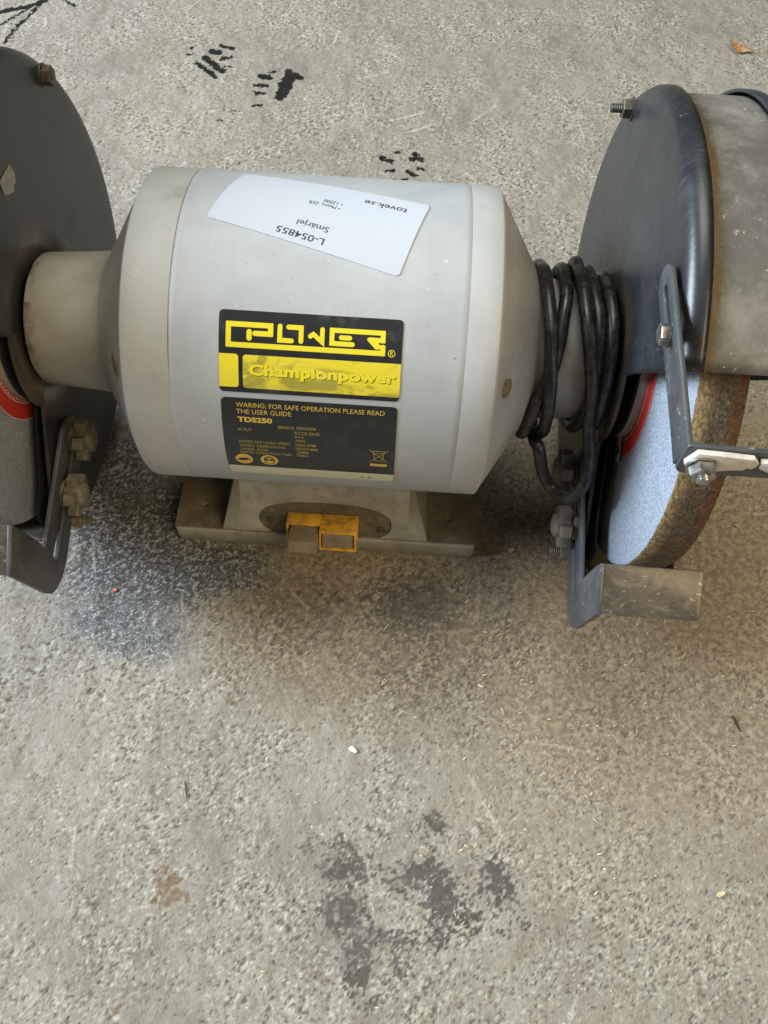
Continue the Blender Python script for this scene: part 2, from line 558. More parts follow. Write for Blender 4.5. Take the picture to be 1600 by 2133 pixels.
# ------------------------------------------------------------------ floor
MARKS = [(-183.9, 478.0, -161.1, 458.4, 4.9), (-177.0, 488.7, -156.6, 468.6, 6.8), (-171.3, 499.3, -165.5, 498.7, 8.3), (-164.3, 510.3, -150.7, 505.8, 4.1), (-159.8, 489.5, -155.0, 489.9, 4.3), (-151.4, 491.1, -150.0, 491.2, 3.4), (-196.3, 492.5, -192.0, 493.7, 3.2), (-193.4, 504.2, -192.9, 504.3, 2.3), (-154.1, 476.4, -149.8, 477.2, 1.7), (-116.8, 463.3, -107.7, 462.6, 6.8), (-118.9, 448.8, -108.4, 449.7, 5.2), (-118.8, 437.3, -110.1, 437.0, 4.0), (-83.2, 467.6, -91.2, 453.2, 9.7), (-88.5, 461.2, -92.0, 434.1, 12.5), (-90.1, 474.8, -88.5, 461.2, 7.3), (-80.4, 465.1, -75.6, 465.6, 4.8), (-109.4, 472.2, -103.3, 472.8, 2.4), (-118.7, 416.0, -109.6, 419.0, 2.1), (-138.7, 406.8, -131.9, 408.9, 1.4), (-148.6, 392.1, -145.9, 393.0, 1.8), (-405.9, 546.6, -369.7, 565.6, 6.5), (-369.7, 565.6, -362.4, 577.5, 6.5), (-386.0, 494.3, -381.4, 523.1, 2.5), (-381.4, 523.1, -366.6, 563.7, 2.5), (-401.2, 521.3, -388.5, 539.6, 2.2), (-388.5, 539.6, -372.3, 565.3, 2.2), (-344.8, 574.7, -330.5, 566.3, 2.3), (13.3, 350.5, 15.9, 352.1, 2.7), (13.5, 351.2, 23.4, 347.2, 5.1), (26.2, 360.8, 28.3, 361.0, 3.4), (42.0, 352.6, 51.3, 351.9, 5.1), (43.7, 361.2, 46.5, 356.0, 3.6), (19.6, 334.8, 24.7, 334.4, 3.3), (38.6, 334.2, 46.4, 330.4, 4.0), (48.4, 340.3, 52.8, 338.4, 3.3), (35.3, 323.9, 39.1, 323.8, 3.3)]
GREASE = [(-143.0, -45.8, 44.7, 42.4, 1), (-123.6, -90.2, 49.7, 34.3, 1), (-137.3, -126.9, 32.1, 20.7, 0.8), (-84.5, -83.7, 26.7, 25.4, 0.9), (-159.4, -1.9, 24.9, 33.3, 0.8), (-61.0, -82.0, 26.0, 20.0, 0.8), (-119.0, -138.0, 36.0, 17.0, 0.75)]
OIL_SHADE = [(63.7, -102.1, 36.2, 27.7, 0.42), (78.5, -148.9, 60.1, 34.8, 0.22), (-7.8, -110.8, 48.9, 30.8, 0.22), (126.1, -111.8, 29.4, 40.3, 0.2), (98.2, -188.6, 15.2, 12.0, 0.2), (33.1, -272.1, 12.7, 6.8, 0.8), (32.0, -295.2, 13.4, 8.3, 0.7), (43.4, -309.3, 11.2, 5.4, 0.6), (42.2, -320.2, 8.1, 5.3, 0.6), (42.8, -327.2, 6.0, 4.4, 0.9), (80.7, -270.9, 11.6, 6.8, 0.8), (88.4, -282.1, 9.4, 8.5, 0.9), (66.2, -277.7, 8.4, 5.8, 0.6), (88.9, -296.2, 7.2, 5.6, 0.7), (89.2, -306.4, 6.1, 3.6, 0.7), (104.3, -292.4, 6.2, 7.5, 0.7), (67.8, -306.8, 12.2, 3.6, 0.6), (120.9, -267.3, 7.4, 4.9, 0.8), (121.9, -278.0, 8.4, 6.7, 0.8), (81.9, -243.7, 8.6, 5.1, 0.6), (133.2, -294.3, 6.2, 1.4, 0.8), (123.9, -297.7, 2.6, 2.3, 0.8), (66.5, -322.2, 5.1, 6.1, 0.5), (48.8, -340.7, 4.9, 3.4, 0.5), (28.8, -258.4, 8.5, 5.0, 0.5), (10.8, -261.6, 4.3, 3.0, 0.5)]  # oil stains; the blobs nearest the base also paint part of its shadow
BROWN = [(-71.4, -286.7, 6.9, 10.2, 0.9), (-60.4, -293.6, 8.3, 5.1, 0.7), (48.1, -192.0, 4.3, 3.6, 0.8), (90.3, -235.8, 3.0, 7.0, 0.6), (-89.1, -352.7, 5.2, 4.6, 0.7), (173.9, -195.5, 3.0, 4.8, 0.6), (-106.7, -158.5, 3.7, 6.5, 0.4)]


def make_floor():
    d = 0.00125
    xi = np.arange(-0.50, 0.50 + d, d)
    yi = np.arange(-0.46, 0.74 + d, d)
    ext = np.array([0.03, 0.1, 0.3, 0.8, 1.8, 3.5])
    xs = np.concatenate([xi[0] - ext[::-1], xi, xi[-1] + ext])
    ys = np.concatenate([yi[0] - ext[::-1], yi, yi[-1] + ext])
    nx, ny = len(xs), len(ys)
    X, Y = np.meshgrid(xs, ys)
    rng = np.random.default_rng(5)

    def band(lo, hi, sx=1.0, sy=1.0, rot=0.0):
        n0, n1 = len(yi), len(xi)
        f = np.fft.rfft2(rng.standard_normal((n0, n1)))
        ky = np.fft.fftfreq(n0, d)[:, None]
        kx = np.fft.rfftfreq(n1, d)[None, :]
        c, s = math.cos(rot), math.sin(rot)
        u, v = (kx * c + ky * s) * sx, (-kx * s + ky * c) * sy
        k = np.sqrt(u * u + v * v) + 1e-9
        f *= np.exp(-(k * lo) ** 2 / 2) * (1 - np.exp(-(k * hi) ** 2 / 2))
        z = np.fft.irfft2(f, s=(n0, n1))
        return z / z.std()

    fine = band(0.0009, 0.0026)
    mid = band(0.0022, 0.008)
    big = band(0.012, 0.06)

    def wires(lo, hi, sx, sy, rot, wd, den):
        # thin raised lines: the zero lines of a noise field, kept only in patches
        q = band(lo, hi, sx, sy, rot)
        return np.exp(-(q / wd) ** 2) * np.clip(band(0.004, 0.016) * 0.9 + den, 0, 1.3)
    ridge = wires(0.0013, 0.009, 0.55, 1.5, 0.15, 0.17, 0.35) + 0.8 * wires(0.0013, 0.008, 1.0, 1.0, 0.0, 0.15, 0.2) + 0.7 * wires(0.0012, 0.009, 0.6, 1.5, 1.0, 0.15, 0.1)
    hol = -np.clip(mid - 0.55, 0, 1.8)
    pit = np.clip(band(0.0010, 0.0032) - 1.9, 0, 1.2)
    def frac(beta, lo, hi, seed=0):
        n0, n1 = len(yi), len(xi)
        f = np.fft.rfft2(rng.standard_normal((n0, n1)))
        k = np.sqrt(np.fft.fftfreq(n0, d)[:, None] ** 2 + np.fft.rfftfreq(n1, d)[None, :] ** 2) + 1e-9
        f *= k ** -beta * np.exp(-(k * lo) ** 2 / 2) * (1 - np.exp(-(k * hi) ** 2 / 2))
        q = np.fft.irfft2(f, s=(n0, n1))
        return q / q.std()
    fr1 = frac(0.40, 0.0009, 0.018)
    wear = frac(1.3, 0.008, 0.2)
    rgh = np.clip(0.85 + 0.26 * wear, 0.3, 1.6)
    bigpit = np.clip(band(0.0026, 0.010) - 2.1, 0, 1.2)
    # long drag scratches left by things pulled over the floor
    scr = np.zeros_like(fine)
    for _ in range(120):
        x0, y0 = rng.uniform(xi[0], xi[-1]), rng.uniform(yi[0], yi[-1])
        an = rng.normal(1.35, 0.5) if rng.random() < 0.7 else rng.uniform(0, math.pi)
        ln = rng.uniform(0.008, 0.045)
        x1, y1 = x0 + ln * math.cos(an), y0 + ln * math.sin(an)
        a0, a1 = np.searchsorted(xi, min(x0, x1) - 0.004), np.searchsorted(xi, max(x0, x1) + 0.004)
        b0, b1 = np.searchsorted(yi, min(y0, y1) - 0.004), np.searchsorted(yi, max(y0, y1) + 0.004)
        if a1 - a0 < 2 or b1 - b0 < 2:
            continue
        gx, gy = np.meshgrid(xi[a0:a1], yi[b0:b1])
        t_ = np.clip(((gx - x0) * (x1 - x0) + (gy - y0) * (y1 - y0)) / ln ** 2, 0, 1)
        dd = np.hypot(gx - x0 - t_ * (x1 - x0), gy - y0 - t_ * (y1 - y0)) + 0.0003 * fine[b0:b1, a0:a1]
        scr[b0:b1, a0:a1] = np.maximum(scr[b0:b1, a0:a1], rng.uniform(0.5, 1.3) * np.exp(-(dd / 0.0008) ** 2))
    rel = rgh * (0.50 * fr1 + 0.55 * ridge + 0.22 * hol + 0.18 * fine) + 1.35 * scr - 1.1 * pit - 1.3 * bigpit
    tone = 0.75 * frac(1.2, 0.003, 0.25) + 0.4 * wear
    z = 0.00034 * rel + 0.00013 * big + 0.0003 * band(0.03, 0.2)
    Z = np.zeros((ny, nx))
    soil_i = np.clip((xi[None, :] - 0.0) / 0.16, 0, 1) * np.clip((-yi[:, None] + 0.12) / 0.2, 0, 1)
    z *= 1 - 0.5 * soil_i
    edge = np.minimum(1, np.minimum(np.minimum(xi - xi[0], xi[-1] - xi)[None, :], np.minimum(yi - yi[0], yi[-1] - yi)[:, None]) / 0.02)
    Z[6:-6, 6:-6] = z * edge
    # flat under the machine's base so that it stands on the floor
    foot = np.clip(np.maximum(np.abs(X) - 0.1055, np.abs(Y) - 0.0645) / 0.006, 0, 1)
    Z = np.where(foot < 1, Z * foot - 0.0002 * (1 - foot), Z) - 0.0002
    co = np.stack([X, Y, Z], -1).reshape(-1, 3)
    me = bpy.data.meshes.new('floor')
    me.vertices.add(nx * ny)
    me.vertices.foreach_set('co', co.ravel().astype(np.float32))
    ii = (np.arange(ny - 1)[:, None] * nx + np.arange(nx - 1)[None, :]).ravel()
    quads = np.stack([ii, ii + 1, ii + nx + 1, ii + nx], 1).astype(np.int32)
    nf = len(quads)
    me.loops.add(nf * 4)
    me.loops.foreach_set('vertex_index', quads.ravel())
    me.polygons.add(nf)
    me.polygons.foreach_set('loop_start', np.arange(0, nf * 4, 4, dtype=np.int32))
    me.polygons.foreach_set('use_smooth', np.ones(nf, dtype=bool))
    me.update(calc_edges=True)
    relf = np.zeros_like(X)
    relf[6:-6, 6:-6] = (rel - rel.mean()) / rel.std()
    tonf = np.zeros_like(X)
    tonf[6:-6, 6:-6] = tone
    wx = np.zeros_like(X)
    wy = np.zeros_like(X)
    wx[6:-6, 6:-6] = 1.1 * band(0.0018, 0.008) + 2.2 * band(0.007, 0.03)
    wy[6:-6, 6:-6] = 1.1 * band(0.0018, 0.008) + 2.2 * band(0.007, 0.03)
    xm, ym = X * 1000 + 0.32 * wx, Y * 1000 + 0.32 * wy
    mk = np.zeros_like(X)
    for x0, y0, x1, y1, wd in MARKS:
        dx, dy = x1 - x0, y1 - y0
        L = dx * dx + dy * dy + 1e-9
        t = np.clip(((xm - x0) * dx + (ym - y0) * dy) / L, 0, 1)
        dd = np.hypot(xm - x0 - t * dx, ym - y0 - t * dy)
        mk = np.maximum(mk, np.clip(1.0 - (dd - wd * 0.5) / 2.4, 0, 1.5) * 0.667)

    xm, ym = X * 1000 + 1.5 * wx, Y * 1000 + 1.5 * wy

    def blobs(L):
        o = np.zeros_like(X)
        for cx, cy, rx, ry, wt in L:
            q = np.hypot((xm - cx) / rx, (ym - cy) / ry)
            o = np.maximum(o, wt * np.clip(1.5 - q, 0, 1))
        return o
    soil_shade = np.clip((xm - 40) / 120, 0, 1) * np.clip((110 - ym) / 150, 0, 1) * np.clip((ym + 330) / 180, 0.12, 1)
    soil_shade = np.maximum(soil_shade, 0.95 * np.clip(1.7 - np.hypot((xm - 45) / 100, (ym + 108) / 62), 0, 1))  # soft dark patch before the base: dirt with the machine's shadow painted in
    for nm, a in (('mark', mk), ('grease', blobs(GREASE)), ('oil_shade', blobs(OIL_SHADE)), ('brown', blobs(BROWN)), ('soil_shade', soil_shade), ('relief', relf), ('tone', tonf)):
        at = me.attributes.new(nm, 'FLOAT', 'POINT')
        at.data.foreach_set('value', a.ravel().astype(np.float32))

    t = NT('concrete')
    n1 = t.noise(9, 5, 0.6)
    n2 = t.noise(45, 6, 0.7)
    n3 = t.noise(300, 4, 0.7)
    n4 = t.noise(620, 3, 0.65)
    rl = t.attr('relief')
    tn = t.attr('tone')
    c = t.mix(t.ss(n1, 0.35, 0.65), (0.252, 0.232, 0.195), (0.282, 0.260, 0.219))
    c = t.mix(t.ss(tn, 0.1, -1.9, 0, 0.45), c, (0.180, 0.158, 0.130))
    c = t.mix(t.ss(tn, 0.1, 1.9, 0, 0.28), c, (0.335, 0.314, 0.274))
    rn = t.ma('ADD', rl, t.ma('MULTIPLY', t.ma('SUBTRACT', n4, 0.5), 2.0))
    c = t.mix(t.ss(rn, 0.0, -2.1, 0, 0.88), c, (0.100, 0.086, 0.070))
    c = t.mix(t.ss(rn, 0.1, 2.4, 0, 0.85), c, (0.455, 0.428, 0.372))
    pk = t.ss(t.noise(120, 4, 0.7), 0.63, 0.73, 0, 0.45)
    c = t.mix(pk, c, (0.24, 0.165, 0.13))
    so = t.attr('soil_shade')
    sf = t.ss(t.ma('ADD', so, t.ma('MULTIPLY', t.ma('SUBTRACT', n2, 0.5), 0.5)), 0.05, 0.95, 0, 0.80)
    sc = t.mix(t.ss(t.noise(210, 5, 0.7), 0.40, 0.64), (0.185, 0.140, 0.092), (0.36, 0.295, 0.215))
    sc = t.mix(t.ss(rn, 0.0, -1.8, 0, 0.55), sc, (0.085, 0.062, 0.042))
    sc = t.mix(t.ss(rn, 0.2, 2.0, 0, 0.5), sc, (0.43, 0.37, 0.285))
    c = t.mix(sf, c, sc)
    oi = t.attr('oil_shade')
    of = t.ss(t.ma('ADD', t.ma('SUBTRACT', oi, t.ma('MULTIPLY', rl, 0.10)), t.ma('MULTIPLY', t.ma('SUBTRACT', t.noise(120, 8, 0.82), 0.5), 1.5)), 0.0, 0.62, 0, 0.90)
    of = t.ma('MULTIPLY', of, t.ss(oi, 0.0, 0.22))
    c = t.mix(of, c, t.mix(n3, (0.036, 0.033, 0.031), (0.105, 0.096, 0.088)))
    br = t.attr('brown')
    bf = t.ss(t.ma('ADD', br, t.ma('MULTIPLY', t.ma('SUBTRACT', t.noise(240, 5, 0.7), 0.5), 1.3)), 0.3, 0.8, 0, 0.75)
    bf = t.ma('MULTIPLY', bf, t.ss(br, 0.0, 0.1))
    c = t.mix(bf, c, (0.15, 0.085, 0.035))
    gr = t.attr('grease')
    gf = t.ss(t.ma('ADD', gr, t.ma('MULTIPLY', t.ma('SUBTRACT', t.noise(160, 8, 0.82), 0.5), 1.2)), 0.05, 0.85, 0, 0.92)
    gf = t.ma('MULTIPLY', gf, t.ss(gr, 0.0, 0.15))
    gcol = t.mix(t.ss(t.ma('ADD', rl, t.ma('MULTIPLY', t.ma('SUBTRACT', n4, 0.5), 4.0)), -0.5, 2.0), (0.048, 0.050, 0.055), (0.33, 0.34, 0.36))
    gsp = t.ss(t.noise(640, 3, 0.7), 0.61, 0.68, 0, 0.9)  # glints on the grit, painted in as pale specks
    c = t.mix(gf, c, t.mix(gsp, gcol, (0.75, 0.77, 0.80)))
    ma = t.attr('mark')
    mf = t.ss(t.ma('ADD', t.ma('ADD', ma, t.ma('MULTIPLY', rl, 0.16)), t.ma('MULTIPLY', t.ma('SUBTRACT', t.noise(360, 5, 0.8), 0.5), 1.6)), 0.40, 0.68, 0, 0.97)
    mf = t.ma('MULTIPLY', mf, t.ss(ma, 0.02, 0.15))
    c = t.mix(mf, c, (0.007, 0.007, 0.009))
    # tiny pale and glinting crumbs
    cr = t.ss(t.noise(700, 2, 0.5), 0.755, 0.79, 0, 0.85)
    c = t.mix(cr, c, (0.70, 0.66, 0.58))
    rel = t.ma('ADD', t.ma('MULTIPLY', n3, 0.7), t.ma('MULTIPLY', n4, 0.7))
    nd = t.n('ShaderNodeBump')
    nd.inputs['Distance'].default_value = 0.0007
    t.lk(t.ss(sf, 0, 0.8, 1.0, 0.6), nd.inputs['Strength'])
    t.lk(rel, nd.inputs['Height'])
    rg = t.ma('SUBTRACT', 0.85, t.ma('MULTIPLY', gf, 0.30))
    rg = t.ma('SUBTRACT', rg, t.ma('MULTIPLY', mf, 0.15))
    t.out(c, rg, 0.0, nd.outputs[0], t.ma('SUBTRACT', 0.45, t.ma('MULTIPLY', mf, 0.33)))
    MT['concrete'] = t.m
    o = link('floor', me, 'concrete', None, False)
    o['kind'] = 'structure'
    return o


make_floor()

# ------------------------------------------------------------------ bench grinder
root = bpy.data.objects.new('bench_grinder', None)
COL.objects.link(root)
root.empty_display_size = 0.05
root['label'] = 'silver bench grinder with two guarded grinding wheels standing on the concrete floor'
root['category'] = 'bench grinder'

RM = 0.0875


def motor():
    g = 0.0005
    prof = [(-0.0693, 0.080), (-0.0693, RM - 0.00014), (-0.0691, RM)]
    prof += [(x, RM) for x in np.linspace(-0.066, 0.074, 9)]
    prof += [(0.0770, RM), (0.0772, RM - 0.00012), (0.0772, 0.080)]
    bm, _ = lathe_bm(prof, n=160)
    o = from_bm('motor_housing', bm, 'silver', root)
    return o


def end_bell(s):
    seam = 0.0693 if s < 0 else 0.0772
    p = [(seam, 0.080), (seam, RM - (0.00012 if s < 0 else 0.00002)), (seam + 0.0005, RM + (0 if s < 0 else 0.00006)), (0.085, RM), (0.0922, RM), (0.0930, RM - 0.0003), (0.0935, RM - 0.0012),
         (0.0985, 0.0779), (0.1035, 0.0695), (0.1085, 0.0611), (0.1135, 0.0528), (0.1180, 0.0453), (0.1190, 0.0436), (0.1200, 0.0424), (0.1215, 0.0415), (0.124, 0.0408),
         (0.13, 0.0402), (0.14, 0.0394), (0.152, 0.0386), (0.1610, 0.0380), (0.1622, 0.0376), (0.1628, 0.0366), (0.1628, 0.02)]
    bm, _ = lathe_bm([(s * x, r) for x, r in p], n=144)
    o = from_bm('end_bell', bm, 'bell', root)
    # cast vent plug on the cone
    for ang in (146.5, 34.0):
        x, r = 0.1000, 0.0754
        a = R_(ang)
        nrm = Vector((s * 0.858, 0.513 * math.cos(a), 0.513 * math.sin(a)))
        c = Vector((s * x, r * math.cos(a), H + r * math.sin(a)))
        b = turned_bm([(-0.003, 0.0052), (0.0005, 0.0052), (0.0006, 0.0050), (0.0005, 0.0044), (0.0006, 0.0030), (0.0004, 0.001)], c, nrm, 24)
        v = from_bm('vent_plug', b, 'vent', o)
    return o


motor()
end_bell(-1)
end_bell(1)


# base -------------------------------------------------------------
PU = Vector((0, 0.02, 0.055)).normalized()
PN = Vector((0, -0.055, 0.02)).normalized()
P0 = Vector((0, -0.0605, 0.0163))


def fr(u, v, d):
    return P0 + Vector((u, 0, 0)) + PU * v + PN * d


def base():
    ol = round_poly([(-0.1045, -0.0637), (0.1045, -0.0637), (0.1045, 0.0637), (-0.1045, 0.0637)], 0.004, 5)
    holes = [circle_pts(sx * 0.0855, sy * 0.0428, 0.0016, 12) for sx in (-1, 1) for sy in (-1, 1)]
    bm = plate_bm(ol, holes, 0.0163, lambda u, v, t: Vector((u, v, t)), 0.0009, 2)
    b = from_bm('base', bm, 'cast', root)
    # pedestal: slanted front panel with the switch opening, plus the tapered block behind it
    zv = lambda v: v
    half = lambda v: 0.0708 - 0.0108 * (v / 0.0437)
    ol = [(-half(-0.006), -0.006), (half(-0.006), -0.006), (half(0.075), 0.075), (-half(0.075), 0.075)]
    cx, cv, hw, hh = 0.0003, 0.0118, 0.0452, 0.0168
    sh = [(cx + hw * math.copysign(abs(math.cos(a)) ** 0.75, math.cos(a)), cv + hh * math.copysign(abs(math.sin(a)) ** 0.85, math.sin(a)))
          for a in [2 * math.pi * i / 56 for i in range(56)]]
    bm = plate_bm(ol, [sh], 0.0042, lambda u, v, d: fr(u, v, d - 0.0030), 0.0008, 2)
    # block
    vs = []
    for v in (-0.006, 0.075):
        hwid = half(v) - 0.0004
        p = fr(0, v, -0.0026)
        vs += [bm.verts.new((-hwid, p.y, p.z)), bm.verts.new((hwid, p.y, p.z)), bm.verts.new((hwid, -p.y, p.z)), bm.verts.new((-hwid, -p.y, p.z))]
    for q in ((0, 1, 2, 3), (4, 5, 6, 7), (0, 1, 5, 4), (1, 2, 6, 5), (2, 3, 7, 6), (3, 0, 4, 7)):
        bm.faces.new([vs[i] for i in q])
    ped = from_bm('pedestal', bm, 'cast', root)
    sp = plate_bm([(cx + (x - cx) * 0.995, cv + (y - cv) * 0.99) for x, y in sh], [], 0.0024, lambda u, v, d: fr(u, v, d - 0.0024), 0.0003, 1)
    swp = from_bm('switch_plate', sp, 'swplate', root)
    for sx, vv in ((-0.0375, 0.010), (0.0385, 0.0075)):
        sb = turned_bm([(0, 0.0027), (0.0009, 0.0026), (0.0013, 0.0019), (0.0011, 0.0009)], fr(sx, vv, 0.0), PN, 16)
        from_bm('screw', sb, 'dbolt', swp)
    # stepped yellow housing
    T = 0.0017
    x0, xm, x1 = -0.0246, -0.0019, 0.0230
    v0, v1 = 0.0020, 0.0187
    d1, d2 = 0.0120, 0.0185
    hb = bmesh.new()

    def fbox(xa, xb, va, vb, da, db, bev=0.0004):
        t_ = box_bm(xa, xb, va, vb, da, db, bev, 2)
        for v in t_.verts:
            v.co = fr(v.co.x, v.co.y, v.co.z)
        me_ = bpy.data.meshes.new('tmp')
        t_.to_mesh(me_)
        t_.free()
        hb.from_mesh(me_)
        bpy.data.meshes.remove(me_)
    fbox(x0, xm + 0.0002, v1 - T, v1, 0.0005, d1)             # roof, shallow half
    fbox(xm, x1, v1 - T - 0.0001, v1 + 0.0001, 0.0005, d2)    # roof, deep half
    fbox(x0 - 0.0001, x0 + T - 0.0001, v0, v1 - 0.0003, 0.0004, d1 - 0.0002)  # left wall
    fbox(x1 - T, x1 + 0.0002, v0, v1 - 0.0003, 0.0004, d2 - 0.0002)  # right wall
    fbox(xm, xm + T * 0.7, v0 + 0.0002, v1 - 0.0005, 0.0004, d2 - 0.0004)  # divider
    fbox(xm + 0.0003, x1 - 0.0003, v0 - 0.0001, v0 + T, 0.0004, d2 - 0.0001)  # floor, deep half
    fbox(x0 + 0.0003, xm + 0.0001, v0, v0 + T * 0.8, 0.0004, d1 - 0.004)      # floor, shallow half
    sw = from_bm('switch_housing', hb, 'orange', root)
    for nm, xa, xb, va, vb, db in (('stop_button', -0.0216, -0.0024, 0.0056, 0.0163, 0.0268), ('start_button', 0.0000, 0.0205, 0.0041, 0.0165, 0.0176)):
        t_ = box_bm(xa, xb, va, vb, 0.001, db, 0.0006, 3)
        for v in t_.verts:
            v.co = fr(v.co.x, v.co.y, v.co.z)
        from_bm(nm, t_, 'button', sw)


base()


# printed plates ---------------------------------------------------
def cyl(u, v, r):
    """u along the shaft (mm), v along the arc (mm at radius 87.8), r radius (m)"""
    a = v / 87.8
    return Vector((u * 0.001, r * math.cos(a), H + r * math.sin(a)))


def wrap(bm, r, th=0.0, step=2.5):
    """bm lies in (u, v) mm; slice it along v, then bend it round the barrel"""
    if not bm.verts:
        return bm
    lo = min(v.co.y for v in bm.verts)
    hi = max(v.co.y for v in bm.verts)
    k = lo + step
    while k < hi - 1e-4:
        bmesh.ops.bisect_plane(bm, geom=bm.verts[:] + bm.edges[:] + bm.faces[:], plane_co=(0, k, 0), plane_no=(0, 1, 0), dist=1e-6)
        k += step
    if th > 0:
        res = bmesh.ops.extrude_face_region(bm, geom=bm.faces[:])
        for v in [g for g in res['geom'] if isinstance(g, bmesh.types.BMVert)]:
            v.co.z = 1.0
    for v in bm.verts:
        v.co = cyl(v.co.x, v.co.y, r - th * v.co.z)
    return bm


def fix_out(bm):
    for f in bm.faces:
        c = f.calc_center_median()
        f.normal_update()
        if f.normal.dot(Vector((0, c.y, c.z - H))) < 0:
            f.normal_flip()


def ink(name, bm, r, mat, parent):
    wrap(bm, r, 0, 2.0)
    fix_out(bm)
    me = bpy.data.meshes.new(name)
    bm.to_mesh(me)
    bm.free()
    o = link(name, me, mat, parent, False)
    if 'lettering' in name or name == 'pictograms':
        o['kind'] = 'stuff'
    return o


def stroke(pts, wd, cap=True, rad=None):
    """outline of a constant-width stroke with mitred turns and round caps"""
    P = [Vector(p) for p in pts]
    h = wd / 2
    L, Rr = [], []
    for i in range(len(P)):
        d0 = (P[i] - P[i - 1]).normalized() if i > 0 else None
        d1 = (P[i + 1] - P[i]).normalized() if i < len(P) - 1 else None
        if d0 is None:
            n = Vector((-d1.y, d1.x)) * h
        elif d1 is None:
            n = Vector((-d0.y, d0.x)) * h
        else:
            n0, n1 = Vector((-d0.y, d0.x)), Vector((-d1.y, d1.x))
            m = (n0 + n1).normalized()
            n = m * (h / max(0.35, m.dot(n0)))
        L.append(P[i] + n)
        Rr.append(P[i] - n)
    out = [tuple(p) for p in L]
    if cap:
        d = (P[-1] - P[-2]).normalized()
        a0 = math.atan2(d.y, d.x)
        out[-1:] = [tuple(P[-1] + Vector((math.cos(a0 + a), math.sin(a0 + a))) * h) for a in np.linspace(math.pi / 2, -math.pi / 2, 7)]
        out += [tuple(p) for p in Rr[-2::-1]]
        d = (P[0] - P[1]).normalized()
        a0 = math.atan2(d.y, d.x)
        out[-1:] = [tuple(P[0] + Vector((math.cos(a0 + a), math.sin(a0 + a))) * h) for a in np.linspace(math.pi / 2, -math.pi / 2, 7)]
        out.pop(0)
    else:
        out += [tuple(p) for p in Rr[::-1]]
    return out


def merge(bm, other):
    me = bpy.data.meshes.new('tmp')
    other.to_mesh(me)
    other.free()
    bm.from_mesh(me)
    bpy.data.meshes.remove(me)


def text_bm(body, u0, u1, v_top, v_bot, bold=0.0, fn=None):
    """text fitted to a box given in plate mm (v grows downwards)"""
    cu = bpy.data.curves.new('t', 'FONT')
    cu.body = body
    cu.size = 1.0
    cu.offset = bold
    cu.resolution_u = 3
    ob = bpy.data.objects.new('t', cu)
    COL.objects.link(ob)
    bpy.context.view_layer.update()
    me = bpy.data.meshes.new_from_object(ob)
    bpy.data.objects.remove(ob)
    bpy.data.curves.remove(cu)
    bm = bmesh.new()
    bm.from_mesh(me)
    bpy.data.meshes.remove(me)
    xs = [v.co.x for v in bm.verts]
    ys = [v.co.y for v in bm.verts]
    xa, xb, ya, yb = min(xs), max(xs), min(ys), max(ys)
    for v in bm.verts:
        s = (v.co.x - xa) / (xb - xa)
        t = (v.co.y - ya) / (yb - ya)
        u = u0 + (u1 - u0) * s
        vv = v_bot + (v_top - v_bot) * t
        v.co = Vector(fn(u, vv)) if fn else Vector((u, vv, 0))
        if len(v.co) == 2:
            v.co = Vector((v.co[0], v.co[1], 0))
    return bm


def ellipse(cx, cy, rx, ry, n=24):
    return [(cx + rx * math.cos(2 * math.pi * i / n), cy + ry * math.sin(2 * math.pi * i / n)) for i in range(n)]


def ring_bm(cx, cy, r0, r1, n=24, asp=1.0):
    return fill_bm(ellipse(cx, cy, r1, r1 * asp, n), [ellipse(cx, cy, r0, r0 * asp, n)])


RP = 0.0878


def plate_obj(name, outline, mat, parent=None):
    bm = fill_bm(outline)
    wrap(bm, RP, 0.0004)
    return from_bm(name, bm, mat, parent or root, True, 30)


